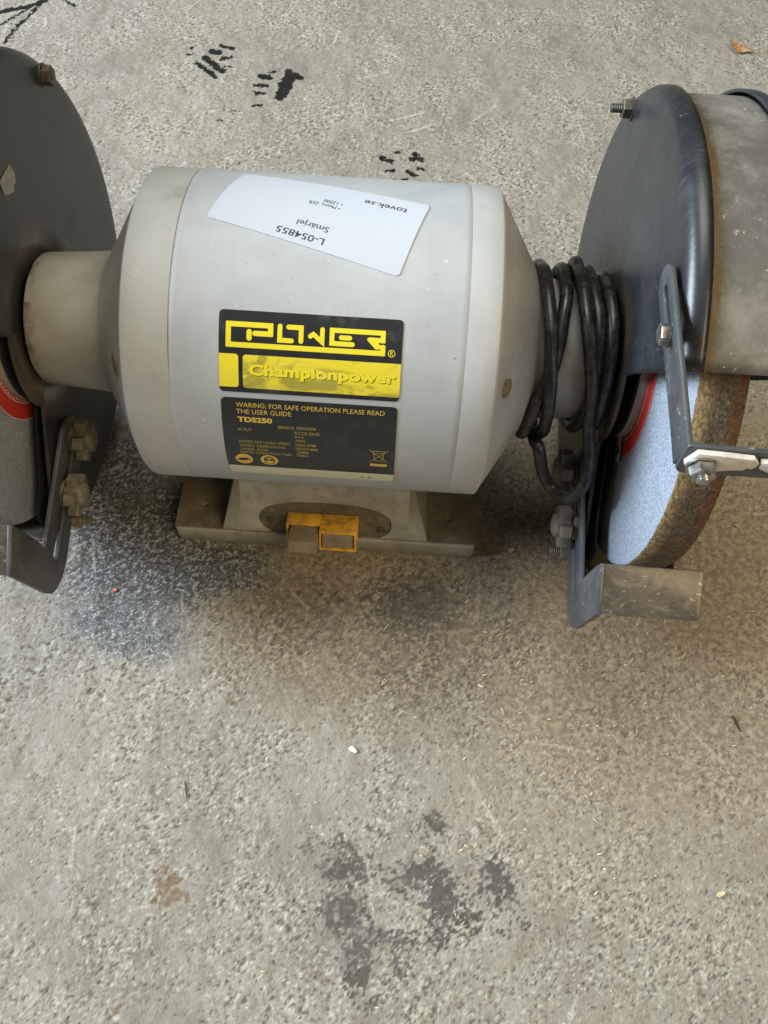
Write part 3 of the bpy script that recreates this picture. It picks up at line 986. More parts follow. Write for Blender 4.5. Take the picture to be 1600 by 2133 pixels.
def name_plate():
    p = plate_obj('name_plate', round_poly([(-43.9, 190.5), (46.0, 190.5), (46.0, 231.0), (-43.9, 231.0)], 2.2), 'pblack')
    bm = bmesh.new()
    W = 2.35
    merge(bm, fill_bm(round_poly(stroke([(-26.2, 201.2), (-18.5, 201.2), (-18.5, 197.2), (-39.2, 197.2), (-39.2, 207.1), (36.5, 207.1), (36.5, 204.2)], 2.55), 0.45)))
    merge(bm, fill_bm(stroke([(-29.0, 200.5), (-29.0, 203.6)], 2.6)))
    merge(bm, fill_bm(stroke([(-14.0, 197.0), (-14.0, 203.7), (-8.2, 203.7)], W)))
    merge(bm, fill_bm(stroke([(-9.8, 197.2), (-3.6, 197.2), (-3.6, 203.7)], W)))
    merge(bm, fill_bm(stroke([(0.9, 201.0), (2.4, 199.9), (6.75, 203.4), (6.75, 197.4)], W * 0.95)))
    merge(bm, fill_bm(stroke([(21.6, 203.7), (11.5, 203.7), (11.5, 197.4), (36.4, 197.4), (36.4, 201.0), (30.0, 200.85)], W)))
    merge(bm, fill_bm(stroke([(16.0, 200.7), (20.2, 200.7)], 2.3)))
    merge(bm, ring_bm(40.95, 206.9, 1.45, 1.8))
    merge(bm, text_bm('R', 40.25, 41.75, 205.85, 207.95))
    merge(bm, fill_bm(round_poly([(-43.85, 211.6), (-34.2, 211.6), (-34.2, 228.4), (-43.85, 228.4)], [0, 1.6, 1.6, 0])))
    ink('logo_lettering', bm, RP + 0.00006, 'yellow', p)
    bm = fill_bm([(28.5, 200.4), (29.0, 201.4), (32.9, 205.3), (34.5, 205.35), (34.9, 204.9), (37.75, 204.9), (37.75, 203.3), (34.9, 203.1), (34.3, 202.6), (34.4, 201.9), (34.4, 200.6)])
    ink('letter_stroke', bm, RP + 0.00009, 'yellow', p)
    bm = fill_bm(round_poly([(-32.0, 211.7), (45.95, 211.7), (45.95, 228.8), (-32.0, 228.6)], [1.6, 0, 0, 1.6]))
    ink('yellow_panel', bm, RP + 0.00006, 'smoke', p)
    bm = text_bm('Championpower', -28.85, 44.2, 216.35, 223.8, 0.045)
    ink('lettering_shadow', bm, RP + 0.00010, 'shadowink', p)
    bm = text_bm('Championpower', -29.2, 43.8, 216.1, 223.5, 0.045)
    ink('lettering', bm, RP + 0.00014, 'yellow', p)


def rating_plate():
    p = plate_obj('rating_plate', round_poly([(-43.6, 234.2), (45.6, 234.2), (45.6, 294.8), (-45.2, 294.8)], 2.4), 'pblack')
    p['label'] = 'black rating plate with yellow print below the name plate'
    ink('cream_strip', fill_bm(round_poly([(-44.7, 284.8), (45.5, 284.8), (45.5, 294.6), (-45.1, 294.6)], [0, 0, 2.3, 2.3])), RP + 0.00006, 'cream', p)
    bm = bmesh.new()
    merge(bm, text_bm('WARING: FOR SAFE OPERATION PLEASE READ', -36.2, 39.2, 236.7, 239.3))
    merge(bm, text_bm('THE USER GUIDE', -36.2, -8.2, 240.5, 243.2))
    merge(bm, text_bm('TDS250', -35.9, -18.1, 245.1, 248.4, 0.045))
    merge(bm, fill_bm(ellipse(-35.4, 277.3, 4.7, 4.9)))
    merge(bm, fill_bm(ellipse(-21.8, 277.2, 4.8, 4.9)))
    merge(bm, fill_bm([(32.5, 274.0), (41.6, 274.0), (41.6, 276.4), (32.5, 276.4)]))
    ink('lettering', bm, RP + 0.00006, 'ochre', p)
    bm = bmesh.new()
    for s, u0, u1, a, b in (('BENCH', -15.3, -7.2, 249.5, 251.3), ('GRINDER', -5.8, 4.5, 249.4, 251.2), ('IN PUT', -36.3, -29.0, 252.5, 254.3), ('AC220-50HZ', -7.1, 6.1, 252.6, 254.5),
                            ('4.4 A', -6.9, -2.0, 255.4, 257.2), ('750W', -6.8, -1.2, 258.2, 260.1), ('RATED NO LOAD SPEED', -36.4, -9.6, 260.9, 262.9), ('2850 RPM', -6.9, 3.8, 261.2, 263.2),
                            ('WHEEL DEMENSIONS', -36.5, -12.3, 264.0, 266.0), ('250X25MM', -6.9, 4.8, 264.2, 266.2), ('WHEEL BORE', -36.4, -21.5, 267.0, 269.0), ('20MM', -6.3, -0.2, 267.1, 269.1),
                            ('RATED OPERATING TIME', -36.6, -9.2, 269.8, 271.8), ('30MIN', -6.8, -0.3, 270.0, 272.0)):
        merge(bm, text_bm(s, u0, u1, a, b, 0.004))
    # crossed-out bin
    for st in ([(33.6, 263.2), (40.4, 263.2)], [(34.1, 263.6), (35.2, 271.4)], [(39.9, 263.6), (38.9, 271.4)], [(35.2, 271.2), (38.9, 271.2)], [(34.6, 264.8), (39.4, 264.8)]):
        merge(bm, fill_bm(stroke(st, 0.42, False)))
    ink('small_lettering', bm, RP + 0.00006, 'olive', p)
    bm = bmesh.new()
    merge(bm, fill_bm(stroke([(31.9, 262.2), (42.0, 272.4)], 0.4, False)))
    ink('cross_stroke', bm, RP + 0.00008, 'olive', p)
    bm = fill_bm(stroke([(42.2, 262.2), (32.2, 272.4)], 0.4, False))
    ink('cross_stroke', bm, RP + 0.00010, 'olive', p)
    # pictograms: gloves/boot bar and goggled face, CE mark
    bm = bmesh.new()
    merge(bm, fill_bm(round_poly([(-39.2, 278.6), (-37.6, 276.2), (-33.4, 275.8), (-31.6, 278.4), (-33.2, 278.0), (-36.0, 278.9)], 0.4)))
    merge(bm, fill_bm(ellipse(-21.8, 277.4, 2.9, 3.9), [ellipse(-21.8, 277.7, 2.3, 3.1)]))
    merge(bm, fill_bm(ellipse(-23.0, 276.9, 0.95, 1.0)))
    merge(bm, fill_bm(ellipse(-20.6, 276.9, 0.95, 1.0)))
    merge(bm, fill_bm([(-22.2, 276.6), (-21.4, 276.6), (-21.4, 277.0), (-22.2, 277.0)]))
    for sx in (28.9, 32.9):
        o_ = [(sx + 1.5 * math.cos(a), 290.6 + 1.9 * math.sin(a)) for a in np.linspace(R_(65), R_(295), 13)]
        i_ = [(sx + 1.1 * math.cos(a), 290.6 + 1.5 * math.sin(a)) for a in np.linspace(R_(295), R_(65), 13)]
        merge(bm, fill_bm(o_ + i_))
    merge(bm, fill_bm([(31.8, 290.45), (33.5, 290.45), (33.5, 290.8), (31.8, 290.8)]))
    ink('pictograms', bm, RP + 0.00010, 'ink', p)


def sticker():
    O = Vector((42.1, 169.7))
    ex = Vector((-0.9605, -0.2774))
    ey = Vector((0.2774, -0.9605))

    def fn(u, v):
        q = O + ex * u + ey * v
        return (q.x, q.y, 0)
    ol = [fn(*q)[:2] for q in round_poly([(0, 0), (101.5, 0), (102.5, 48.4), (0, 48.4)], 2.5)]
    bm = fill_bm(ol)
    wrap(bm, RP + 0.0001, 0.0004)
    p = from_bm('inventory_sticker', bm, 'paper', root, True, 30)
    p['label'] = 'white paper sticker with printed stock number, stuck on top of the motor'
    bm = bmesh.new()
    for s, u0, u1, a, b, bo in (('L-054855', 41.0, 66.0, 3.2, 7.2, 0.008), ('Smärjel', 41.3, 58.0, 10.9, 15.6, 0.004), ('• Moms. 25%', 41.6, 58.4, 27.6, 30.2, 0), ('• 12000', 41.6, 51.6, 31.3, 33.9, 0), ('tovek.se', 9.5, 32.2, 37.2, 41.2, 0.006)):
        merge(bm, text_bm(s, u0, u1, a, b, bo, fn))
    ink('lettering', bm, RP + 0.00016, 'ink', p)


name_plate()
rating_plate()
sticker()


# ------------------------------------------------------------------ wheel sides
def ang_line(p, q, r):
    """angle (deg) at which the line p-q (y, z from the shaft) crosses radius r, beyond p"""
    p, q = Vector(p), Vector(q)
    d = (q - p).normalized()
    b = p.dot(d)
    c = p.dot(p) - r * r
    t = -b + math.sqrt(max(0, b * b - c))
    s = p + d * t
    return math.degrees(math.atan2(s.y, s.x))


TOPL = ((-0.0487, 0.0419), (-0.1125, 0.1247))
BOTL = ((-0.0435, -0.0230), (-0.0821, -0.0698))
RO = 0.1412


def dish_bm(s, xface, xrim, hole, cut):
    """pressed side cover: face, rounded edge, short rim; cut = leave the working opening out of the face"""
    rings = [(0.0, hole), (0.0, 0.0525)]
    for r in (0.058, 0.068, 0.08, 0.095, 0.11, 0.122, 0.1312):
        rings.append((0.0, r))
    dirx = 1 if xrim > xface else -1
    br = 0.0085
    for k in range(1, 8):
        a = math.pi / 2 * k / 7
        rings.append((dirx * br * (1 - math.cos(a)), RO - br + br * math.sin(a)))
    rings.append((xrim - xface, RO))
    bm = bmesh.new()
    n, m = 110, 26
    prev = None
    for k, (dx, r) in enumerate(rings):
        a1 = ang_line(*TOPL, max(r, 0.0645))
        if r < 0.0645:
            a1 = {0: 143}.get(0) - 3.0 * max(0, (r - 0.0525) / 0.012)
        a0 = (ang_line(*BOTL, max(r, 0.0495)) % 360) - 360
        ring = []
        full = (r <= 0.053) or not cut
        for i in range(n + 1):
            ring.append(R_(a0 + (a1 - a0) * i / n))
        if full:
            for i in range(1, m):
                ring.append(R_(a1 + (a0 + 360 - a1) * i / m))
        vs = [bm.verts.new((s * (xface + dx), r * math.cos(a), H + r * math.sin(a))) for a in ring]
        if prev:
            pv, pf = prev
            cnt = n + m if (full and pf) else n
            for i in range(cnt):
                j = (i + 1) % (n + m) if (full and pf) else i + 1
                bm.faces.new((pv[i], pv[j], vs[j], vs[i]))
        prev = (vs, full)
    return bm


def solid(o, th, off=-1.0):
    md = o.modifiers.new('thickness', 'SOLIDIFY')
    md.thickness = th
    md.offset = off
    md.use_even_offset = True
    return o


def orient(o, ref):
    """make all normals point away from ref point direction function"""
    me = o.data
    bm = bmesh.new()
    bm.from_mesh(me)
    for f in bm.faces:
        f.normal_update()
        if f.normal.dot(ref(f.calc_center_median())) < 0:
            f.normal_flip()
    bm.to_mesh(me)
    bm.free()


def star_bm(origin, axis, up, r_in, r_out, h, lobes=5, n=50, phase=0.0):
    ax = Vector(axis).normalized()
    u = Vector(up)
    u = (u - ax * u.dot(ax)).normalized()
    v = ax.cross(u)
    o = Vector(origin)
    bm = bmesh.new()
    rings = []
    for hh, sc in ((0, 0.96), (h * 0.08, 1.0), (h * 0.92, 1.0), (h, 0.94)):
        ring = []
        for i in range(n):
            a = 2 * math.pi * i / n
            c = 0.5 + 0.5 * math.cos(lobes * (a - phase))
            c = min(1.0, max(0.0, (c - 0.22) / 0.30))
            c = c * c * (3 - 2 * c)
            r = (r_in + (r_out - r_in) * c) * sc
            ring.append(bm.verts.new(o + ax * hh + (u * math.cos(a) + v * math.sin(a)) * r))
        rings.append(ring)
    for k in range(3):
        for i in range(n):
            j = (i + 1) % n
            bm.faces.new((rings[k][i], rings[k][j], rings[k + 1][j], rings[k + 1][i]))
    bm.faces.new(rings[0])
    bm.faces.new(rings[-1])
    return bm


def side(s):
    xf = 0.1637
    # guard: inner dish is the part's own mesh
    bm = dish_bm(s, xf, 0.1745, 0.0365, True)
    g = from_bm('wheel_guard', bm, 'guard', root, True, 40)
    orient(g, lambda c: Vector((-s * 1.0, 0, 0)) if abs(abs(c.x) - xf) < 1e-4 else Vector((-s * 0.3, c.y, c.z - H)).normalized())
    solid(g, 0.0017)
    g['label'] = 'left wheel guard, dark steel, inner side in shade' if s < 0 else 'right wheel guard, dusty dark steel with a rusty seam'
    # band between the two covers
    a1 = ang_line(*TOPL, 0.1378)
    a0 = (ang_line(*BOTL, 0.1378) % 360) - 360
    bm, _ = lathe_bm([(s * x, 0.1378) for x in np.linspace(0.1700, 0.2130, 9)], a0 + 0.4, a1 - 0.1, 120)
    o = from_bm('guard_band', bm, 'band', g, True, 40)
    orient(o, lambda c: Vector((0, c.y, c.z - H)))
    solid(o, 0.0018)
    # outer cover
    bm = dish_bm(s, 0.2215, 0.2090, 0.012, True)
    o = from_bm('outer_cover', bm, 'guard', g, True, 40)
    orient(o, lambda c: Vector((s * 1.0, 0, 0)) if abs(abs(c.x) - 0.2215) < 1e-4 else Vector((s * 0.3, c.y, c.z - H)).normalized())
    solid(o, 0.0017)
    # inner shield sheet beside the wheel, dark
    pts = [(-0.041, -0.027), (-0.054, -0.0395), (-0.0695, -0.0560), (-0.0800, -0.0655), (-0.0930, -0.0725), (-0.0945, -0.076), (-0.1010, -0.0930)]
    arc = [(0.128 * math.cos(R_(a)), 0.128 * math.sin(R_(a))) for a in np.linspace(222, 300, 16)]
    arc2 = [(0.049 * math.cos(R_(a)), 0.049 * math.sin(R_(a))) for a in np.linspace(300, 216, 10)]
    bm = plate_bm(pts[:-1] + arc + arc2, [], 0.0008, lambda u, v, d: Vector((s * (0.1700 + d), u, H + v)))
    from_bm('inner_shield', bm, 'blk', g, False)
    # rim bolt and nut on the inner face
    oy, oz = 0.0985, 0.0885
    b = turned_bm([(0, 0.0062), (0.0008, 0.0062)], (s * xf, oy, H + oz), (-s, 0, 0), 20)
    turned_bm([(0.0008, 0.0050), (0.0011, 0.0054), (0.0052, 0.0054), (0.0056, 0.0049)], (s * xf, oy, H + oz), (-s, 0, 0), 6, b, spin=0.3)
    turned_bm(thread_prof(0.005, 0.0118 if s > 0 else 0.0062, 0.0026), (s * xf, oy, H + oz), (-s, 0, 0), 12, b)
    from_bm('guard_bolt', b, 'dbolt', g, True, 30)

    # grinding wheel
    rw, xa, xb = 0.1236, 0.1787, 0.2019
    prof = [(xa, 0.012), (xa, 0.03), (xa, 0.06), (xa, 0.09), (xa, rw - 0.0012), (xa + 0.0004, rw - 0.0004), (xa + 0.0012, rw), (xa + 0.008, rw + 0.0002), (xb - 0.008, rw), (xb - 0.001, rw - 0.0001), (xb, rw - 0.001), (xb, 0.06), (xb, 0.012)]
    mi = [0, 0, 0, 0, 0, 1, 1, 1, 1, 1, 0, 0]
    bm, _ = lathe_bm([(s * x, r) for x, r in prof], n=160, mi=mi)
    wh = from_bm('grinding_wheel', bm, ['abr', 'tread'], root, True, 50)
    # ragged chipped arris: jitter the edge ring a little
    rr = random.Random(3)
    for v in wh.data.vertices:
        r = math.hypot(v.co.y, v.co.z - H)
        if r > rw - 0.0013:
            k = 1 + rr.uniform(-1, 1) * 0.0022
            v.co.y *= k
            v.co.z = H + (v.co.z - H) * k
    bm, _ = lathe_bm([(s * 0.1784, 0.03), (s * 0.17835, 0.0600), (s * 0.1786, 0.0606)], n=96)
    lab = from_bm('paper_label', bm, 'red', wh)
    orient(lab, lambda c: Vector((-s, 0, 0)))
    for r0, r1 in ((0.0502, 0.0507), (0.0602, 0.0606)):
        bm, _ = lathe_bm([(s * 0.1782, r0), (s * 0.1782, r1)], n=96)
        o = from_bm('white_ring', bm, 'white', lab, False)
    if s > 0:
        def lb(u, v, d):   # u tangential, v radial, at 220 deg
            a = R_(219.5)
            e = Vector((0, math.cos(a), math.sin(a)))
            t_ = Vector((0, -math.sin(a), math.cos(a)))
            return Vector((s * (0.1781 - d), 0, H)) + e * v + t_ * u
        bm = plate_bm([(-0.0092, 0.047), (0.0092, 0.047), (0.0092, 0.0618), (-0.0092, 0.0618)], [], 0.0001, lb)
        from_bm('label_border', bm, 'ink', lab, False)
        bm = plate_bm([(-0.0058, 0.047), (0.0058, 0.047), (0.0058, 0.0632), (-0.0058, 0.0632)], [], 0.0001, lambda u, v, d: lb(u, v, d + 0.0002))
        from_bm('label_panel', bm, 'white', lab, False)
        bm = plate_bm(stroke([(0.0022, 0.0535), (-0.0030, 0.0562), (0.0022, 0.0590)], 0.0014, False), [], 0.0001, lambda u, v, d: lb(u, v, d + 0.0004))
        from_bm('arrow_mark', bm, 'ink', lab, False)
    else:
        bm = bmesh.new()
        for k in range(16):
            a = R_(172 + k * 4.1)
            e = Vector((0, math.cos(a), math.sin(a)))
            t_ = Vector((0, -math.sin(a), math.cos(a)))
            c0 = Vector((s * 0.1782, 0, H))
            wd = 0.0005 + 0.0006 * ((k * 7) % 3) / 2
            q = [c0 + e * 0.0484 - t_ * wd, c0 + e * 0.0484 + t_ * wd, c0 + e * 0.0494 + t_ * wd, c0 + e * 0.0494 - t_ * wd]
            bm.faces.new([bm.verts.new(x) for x in q])
        o = from_bm('printed_ticks', bm, 'white', lab, False)
    prof = [(0.1785, 0.0478), (0.1738, 0.0480), (0.1730, 0.0474), (0.1722, 0.0440), (0.1700, 0.034), (0.1660, 0.022), (0.1600, 0.020)]
    bm, _ = lathe_bm([(s * x, r) for x, r in prof], n=96, mi=[1, 0, 0, 0, 0, 0])
    from_bm('flange', bm, ['flange', 'flrim'], wh, True, 50)

    # tool rest ---------------------------------------------------
    xb_ = 0.1620
    e = Vector((-0.957, -0.289))
    nn = Vector((0.289, -0.957))
    A0 = Vector((-0.0323, -0.0463))

    def ap(l, o_):
        q = A0 + e * l + nn * o_
        return (q.x, q.y)
    end = []
    for a in np.linspace(90, 270, 14):
        end.append(ap(0.0165 + 0.0175 * math.cos(R_(a)), 0.0175 - 0.0175 * math.sin(R_(a)) * -1))
    end = [ap(0.0165 - 0.0175 * math.sin(R_(a)), 0.0175 - 0.0175 * math.cos(R_(a))) for a in np.linspace(0, 180, 15)]
    ol = end[::-1]
    # from the far side of the arm round the lower plate to the fold and back up to the notch
    ol = [ap(0.030, 0.035)]
    ol += end[::-1]
    ol += [ap(0.06, 0.0), ap(0.0865, 0.0), (-0.1168, -0.0705), (-0.1158, -0.0655), (-0.1225, -0.0345), (-0.1257, -0.0242),
           (-0.1488, -0.0397), (-0.1440, -0.0600), (-0.1370, -0.0900), (-0.1335, -0.0985), (-0.1280, -0.1035), (-0.1190, -0.1072), (-0.1080, -0.1070), (-0.0960, -0.1030)]
    slot = []
    for a in np.linspace(0, 180, 9):
        slot.append(ap(0.088 + 0.0035 * math.sin(R_(a)), 0.0175 - 0.0035 * math.cos(R_(a))))
    for a in np.linspace(180, 360, 9):
        slot.append(ap(0.008 + 0.0035 * math.sin(R_(a)), 0.0175 - 0.0035 * math.cos(R_(a))))
    bm = plate_bm(ol, [slot], 0.0028, lambda u, v, d: Vector((s * (xb_ - 0.0014 + d - 0.0012), u, H + v)), 0.0004, 2)
    tr = from_bm('tool_rest', bm, 'bracket', root, True, 30)
    # folded platform: bend then flat, in the plane of the fold line
    fa, fb = Vector((-0.1257, -0.0242)), Vector((-0.1488, -0.0397))
    nrm = Vector((-(fb - fa).y, (fb - fa).x)).normalized()
    if nrm.y < 0:
        nrm = -nrm
    L = 0.2155 - 0.1640
    path = [(0.1596 + 0.0, -0.0050), (0.1600, -0.0030), (0.1608, -0.0012), (0.1622, -0.0003), (0.1642, 0.0)] + [(x, 0.0) for x in np.linspace(0.17, 0.2118, 8)] + [(0.2148, 0.0)]
    bm = bmesh.new()
    bmp = fill_bm(round_poly([(0.1614, 0.0), (0.2158, 0.0), (0.2158, 1.0), (0.1614, 1.0)], [0, 0.0, 0.0, 0]))
    bmp.free()
    lenf = (fb - fa).length
    ol2 = round_poly([(0.1604, 0.0), (0.2155, 0.0003), (0.2155, lenf), (0.1604, lenf)], [0, 0.0025, 0.003, 0], 5)
    dirv = (fb - fa).normalized()

    def pf(u, v, d):
        drop = 0.0
        if u < 0.1635:
            tt = (0.1635 - u) / 0.0031
            drop = -0.0016 * tt * tt
        q = fa + dirv * v + nrm * (d + drop)
        return Vector((s * u, q.x, H + q.y))
    bm = fill_bm(ol2)
    for cut in (0.1612, 0.1620, 0.1628, 0.1636):
        bmesh.ops.bisect_plane(bm, geom=bm.verts[:] + bm.edges[:] + bm.faces[:], plane_co=(cut, 0, 0), plane_no=(1, 0, 0), dist=1e-7)
    res = bmesh.ops.extrude_face_region(bm, geom=bm.faces[:])
    for v in [q for q in res['geom'] if isinstance(q, bmesh.types.BMVert)]:
        v.co.z -= 0.0028
    bmesh.ops.recalc_face_normals(bm, faces=bm.faces)
    es = [q for q in bm.edges if len(q.link_faces) == 2 and q.calc_face_angle(0) > 0.9]
    bmesh.ops.bevel(bm, geom=es, offset=0.0004, segments=2, affect='EDGES', profile=0.5)
    for v in bm.verts:
        v.co = pf(*v.co)
    from_bm('rest_platform', bm, 'rest', tr, True, 30)
    # clamping knobs
    for l in (0.0130, 0.0490):
        q = Vector(ap(l, 0.0172))
        og = (s * (xb_ - 0.0026), q.x, H + q.y)
        ax = (-s, 0, 0)
        b = turned_bm([(0, 0.0088), (0.0014, 0.0088), (0.0017, 0.0084)], og, ax, 28)
        turned_bm([(0.0017, 0.0062), (0.004, 0.0062)], og, ax, 20, b)
        og2 = Vector(og) + Vector(ax) * 0.0036
        merge(b, star_bm(og2, ax, (0, -0.75, 0.66), 0.0078, 0.0138, 0.0068, 5))
        turned_bm([(0.0100, 0.0078), (0.0118, 0.0076), (0.0134, 0.0064), (0.0142, 0.0040), (0.0144, 0.001)], og, ax, 24, b)
        kn = from_bm('clamp_knob', b, 'knob', tr, True, 35)
    q = Vector((-0.0800, -0.1010))
    b = turned_bm([(0, 0.0058), (0.0045, 0.0058)], (s * (xb_ - 0.0026), q.x, H + q.y), (-s, 0, 0), 6)
    turned_bm(thread_prof(0.0045, 0.0105, 0.0030), (s * (xb_ - 0.0026), q.x, H + q.y), (-s, 0, 0), 12, b)
    from_bm('bracket_bolt', b, 'knob', tr, True, 30)
    return g, wh, tr


gl, wl, tl = side(-1)
gr, wr, trr = side(1)
wl['label'] = 'left grinding wheel, grey, in shade behind its guard'
wr['label'] = 'right grinding wheel with pale blue-grey side and brown worn tread'
tl['label'] = 'left tool rest with forked arm and two clamp knobs'
trr['label'] = 'right tool rest with scratched worn platform'

# bare patch on the left guard
bm = plate_bm([(-0.005, 0.038), (0.012, 0.0365), (0.0135, 0.029), (0.0105, 0.0245), (0.0080, 0.026), (0.005, 0.023), (-0.001, 0.026), (-0.006, 0.030)], [], 0.0002,
              lambda u, v, d: Vector((-0.16345 + d, 0.9 * u + 0.0165, H + 0.9 * v + 0.0535)))
PEEL = from_bm('bare_patch', bm, 'peel', gl, False)

# eye shield bracket on the right guard -----------------------------
xs_ = 0.1608
ea = Vector((-0.0568, 0.1120))
eb = Vector((-0.1405, 0.1052))
ed = (eb - ea).normalized()
en = Vector((-ed.y, ed.x))
if en.y < 0:
    en = -en


def sp_(l, o_):
    q = ea + ed * l + en * o_
    return (q.x, q.y)


hw = 0.0088
ol = [sp_(-0.002 - hw * math.sin(R_(a)) * 0.9, hw * math.cos(R_(a))) for a in np.linspace(0, 180, 13)]
Ls = (eb - ea).length
ol += [sp_(Ls - 0.012, -hw), sp_(Ls - 0.001, -hw - 0.0005), sp_(Ls + 0.0002, hw)]
slot = [sp_(0.002 - 0.0026 * math.sin(R_(a)), 0.0026 * math.cos(R_(a))) for a in np.linspace(0, 180, 9)]
slot += [sp_(0.032 + 0.0026 * math.sin(R_(a)), -0.0026 * math.cos(R_(a))) for a in np.linspace(0, 180, 9)]
bm = plate_bm(ol, [slot], 0.0024, lambda u, v, d: Vector((xs_ - 0.0016 + d, u, H + v)), 0.0004, 2)
es_ = from_bm('eye_shield_bracket', bm, 'bracket', root, True, 30)
es_['label'] = 'slotted steel eye shield bracket bolted to the right guard'
# cross strap
z0, z1 = 0.0955, 0.1145
ysurf = -0.1412
ol = round_poly([(xs_ - 0.0016, z0), (0.206, z0 + 0.001), (0.206, z1 - 0.001), (xs_ - 0.0016, z1)], [0.004, 0.003, 0.003, 0.0008], 5)
bm = plate_bm(ol, [], 0.0024, lambda u, v, d: Vector((u, ysurf - d + 0.0012 - 0.02 * (u - 0.16), H + v)), 0.0005, 2)
from_bm('cross_strap', bm, 'bracket', es_, True, 30)
# broken clear plastic
for nm, ol in (('broken_shield', [(0.1598, 0.1062), (0.1632, 0.1138), (0.1690, 0.1135), (0.1760, 0.1132), (0.1853, 0.1126), (0.1876, 0.1100), (0.1874, 0.1078), (0.1862, 0.1060), (0.1842, 0.1064), (0.1834, 0.1048), (0.1790, 0.1042), (0.1735, 0.1026), (0.1690, 0.1012), (0.1625, 0.1020)]),
               ('broken_shield', [(0.1884, 0.1108), (0.1990, 0.1115), (0.2050, 0.1110), (0.2045, 0.1035), (0.1960, 0.1030), (0.1888, 0.1068)])):
    bm = plate_bm(ol, [], 0.0026, lambda u, v, d: Vector((u, ysurf - 0.0014 - d - 0.02 * (u - 0.16), H + v)), 0.0004, 2)
    from_bm(nm, bm, 'shield', es_, True, 30)
# bolts of the bracket
c = Vector((-0.0822, 0.1100))
b = turned_bm([(0, 0.0044), (0.0003, 0.0048), (0.0040, 0.0048), (0.0044, 0.0042)], (xs_ - 0.0016, c.x, H + c.y), (-1, 0, 0), 6, spin=0.25)
from_bm('slot_bolt', b, 'bolt', es_, True, 30)
og = (0.1668, ysurf - 0.0040, H + 0.1058)
b = turned_bm([(0, 0.0062), (0.0008, 0.0062)], og, (0, -1, 0), 24)
turned_bm([(0.0008, 0.0050), (0.0011, 0.0054), (0.0050, 0.0054), (0.0054, 0.0048)], og, (0, -1, 0), 6, b, spin=0.2)
turned_bm(thread_prof(0.005, 0.0078, 0.0028), og, (0, -1, 0), 16, b)
from_bm('strap_nut', b, 'bolt', es_, True, 30)


# cord wound on the right neck --------------------------------------
def cp(x, th, r):
    a = R_(th)
    return (x, r * math.cos(a), H + r * math.sin(a))


C_ = []
C_ += [cp(0.160, -60, 0.043), cp(0.1595, -20, 0.0435), cp(0.158, 20, 0.0435), cp(0.1555, 60, 0.0435), cp(0.1550, 78, 0.0435), cp(0.1568, 97, 0.0437), cp(0.1575, 118, 0.0438), cp(0.1573, 140, 0.0440), cp(0.1572, 160, 0.0440), cp(0.1576, 182, 0.0440), cp(0.1575, 205, 0.0440)]
C_ += [cp(0.156, 250, 0.044), cp(0.153, 300, 0.044), cp(0.150, 350, 0.0442), cp(0.1470, 405, 0.0445), cp(0.1470, 432, 0.0450), cp(0.1480, 452, 0.0448), cp(0.1495, 470, 0.0446), cp(0.1500, 488, 0.0444), cp(0.1500, 510, 0.0444), cp(0.1500, 540, 0.0444)]
C_ += [cp(0.149, 590, 0.0446), cp(0.146, 640, 0.0448), cp(0.143, 700, 0.0455), cp(0.1400, 765, 0.0480), cp(0.1395, 790, 0.0492), cp(0.1402, 806, 0.0498), cp(0.1418, 830, 0.0505), cp(0.1450, 852, 0.0508)]
hang = [(0.1488, -0.0440, 0.0215), (0.1535, -0.0488, -0.0060), (0.1560, -0.0600, -0.0185), (0.1545, -0.0730, -0.0280), (0.1480, -0.0750, -0.0425), (0.1400, -0.0645, -0.0485), (0.1325, -0.0610, -0.0365), (0.1275, -0.0565, -0.0200), (0.1262, -0.0480, -0.0250)]
C_ += [(x, y, H + z) for x, y, z in hang]
C_ += [cp(0.1270, 225, 0.049), cp(0.1285, 260, 0.046), cp(0.1305, 310, 0.0455), cp(0.1320, 360, 0.0455), cp(0.1325, 410, 0.0458), cp(0.1322, 440, 0.0462), cp(0.1318, 455, 0.0462), cp(0.1305, 468, 0.0452), cp(0.1292, 487, 0.0446), cp(0.1270, 505, 0.0448), cp(0.1232, 520, 0.0462), cp(0.1208, 533, 0.0478), cp(0.1195, 550, 0.0490), cp(0.1185, 572, 0.0490)]
C_ += [cp(0.1190, 620, 0.048), cp(0.1205, 680, 0.0475), cp(0.1210, 740, 0.0475), cp(0.1208, 783, 0.0472), cp(0.1215, 805, 0.0474), cp(0.1224, 822, 0.0480), cp(0.1240, 842, 0.0492), cp(0.1252, 860, 0.0502), cp(0.1268, 878, 0.0506), cp(0.1285, 902, 0.0502), cp(0.1290, 925, 0.0495), cp(0.1270, 955, 0.050), cp(0.1200, 985, 0.058), cp(0.108, 1000, 0.078)]
me = tube_mesh(catmull(C_, 9), 0.0037, 14)
cord = link('power_cord', me, 'cord', root, True, 60)
cord['label'] = 'black rubber power cord wound round the right neck'

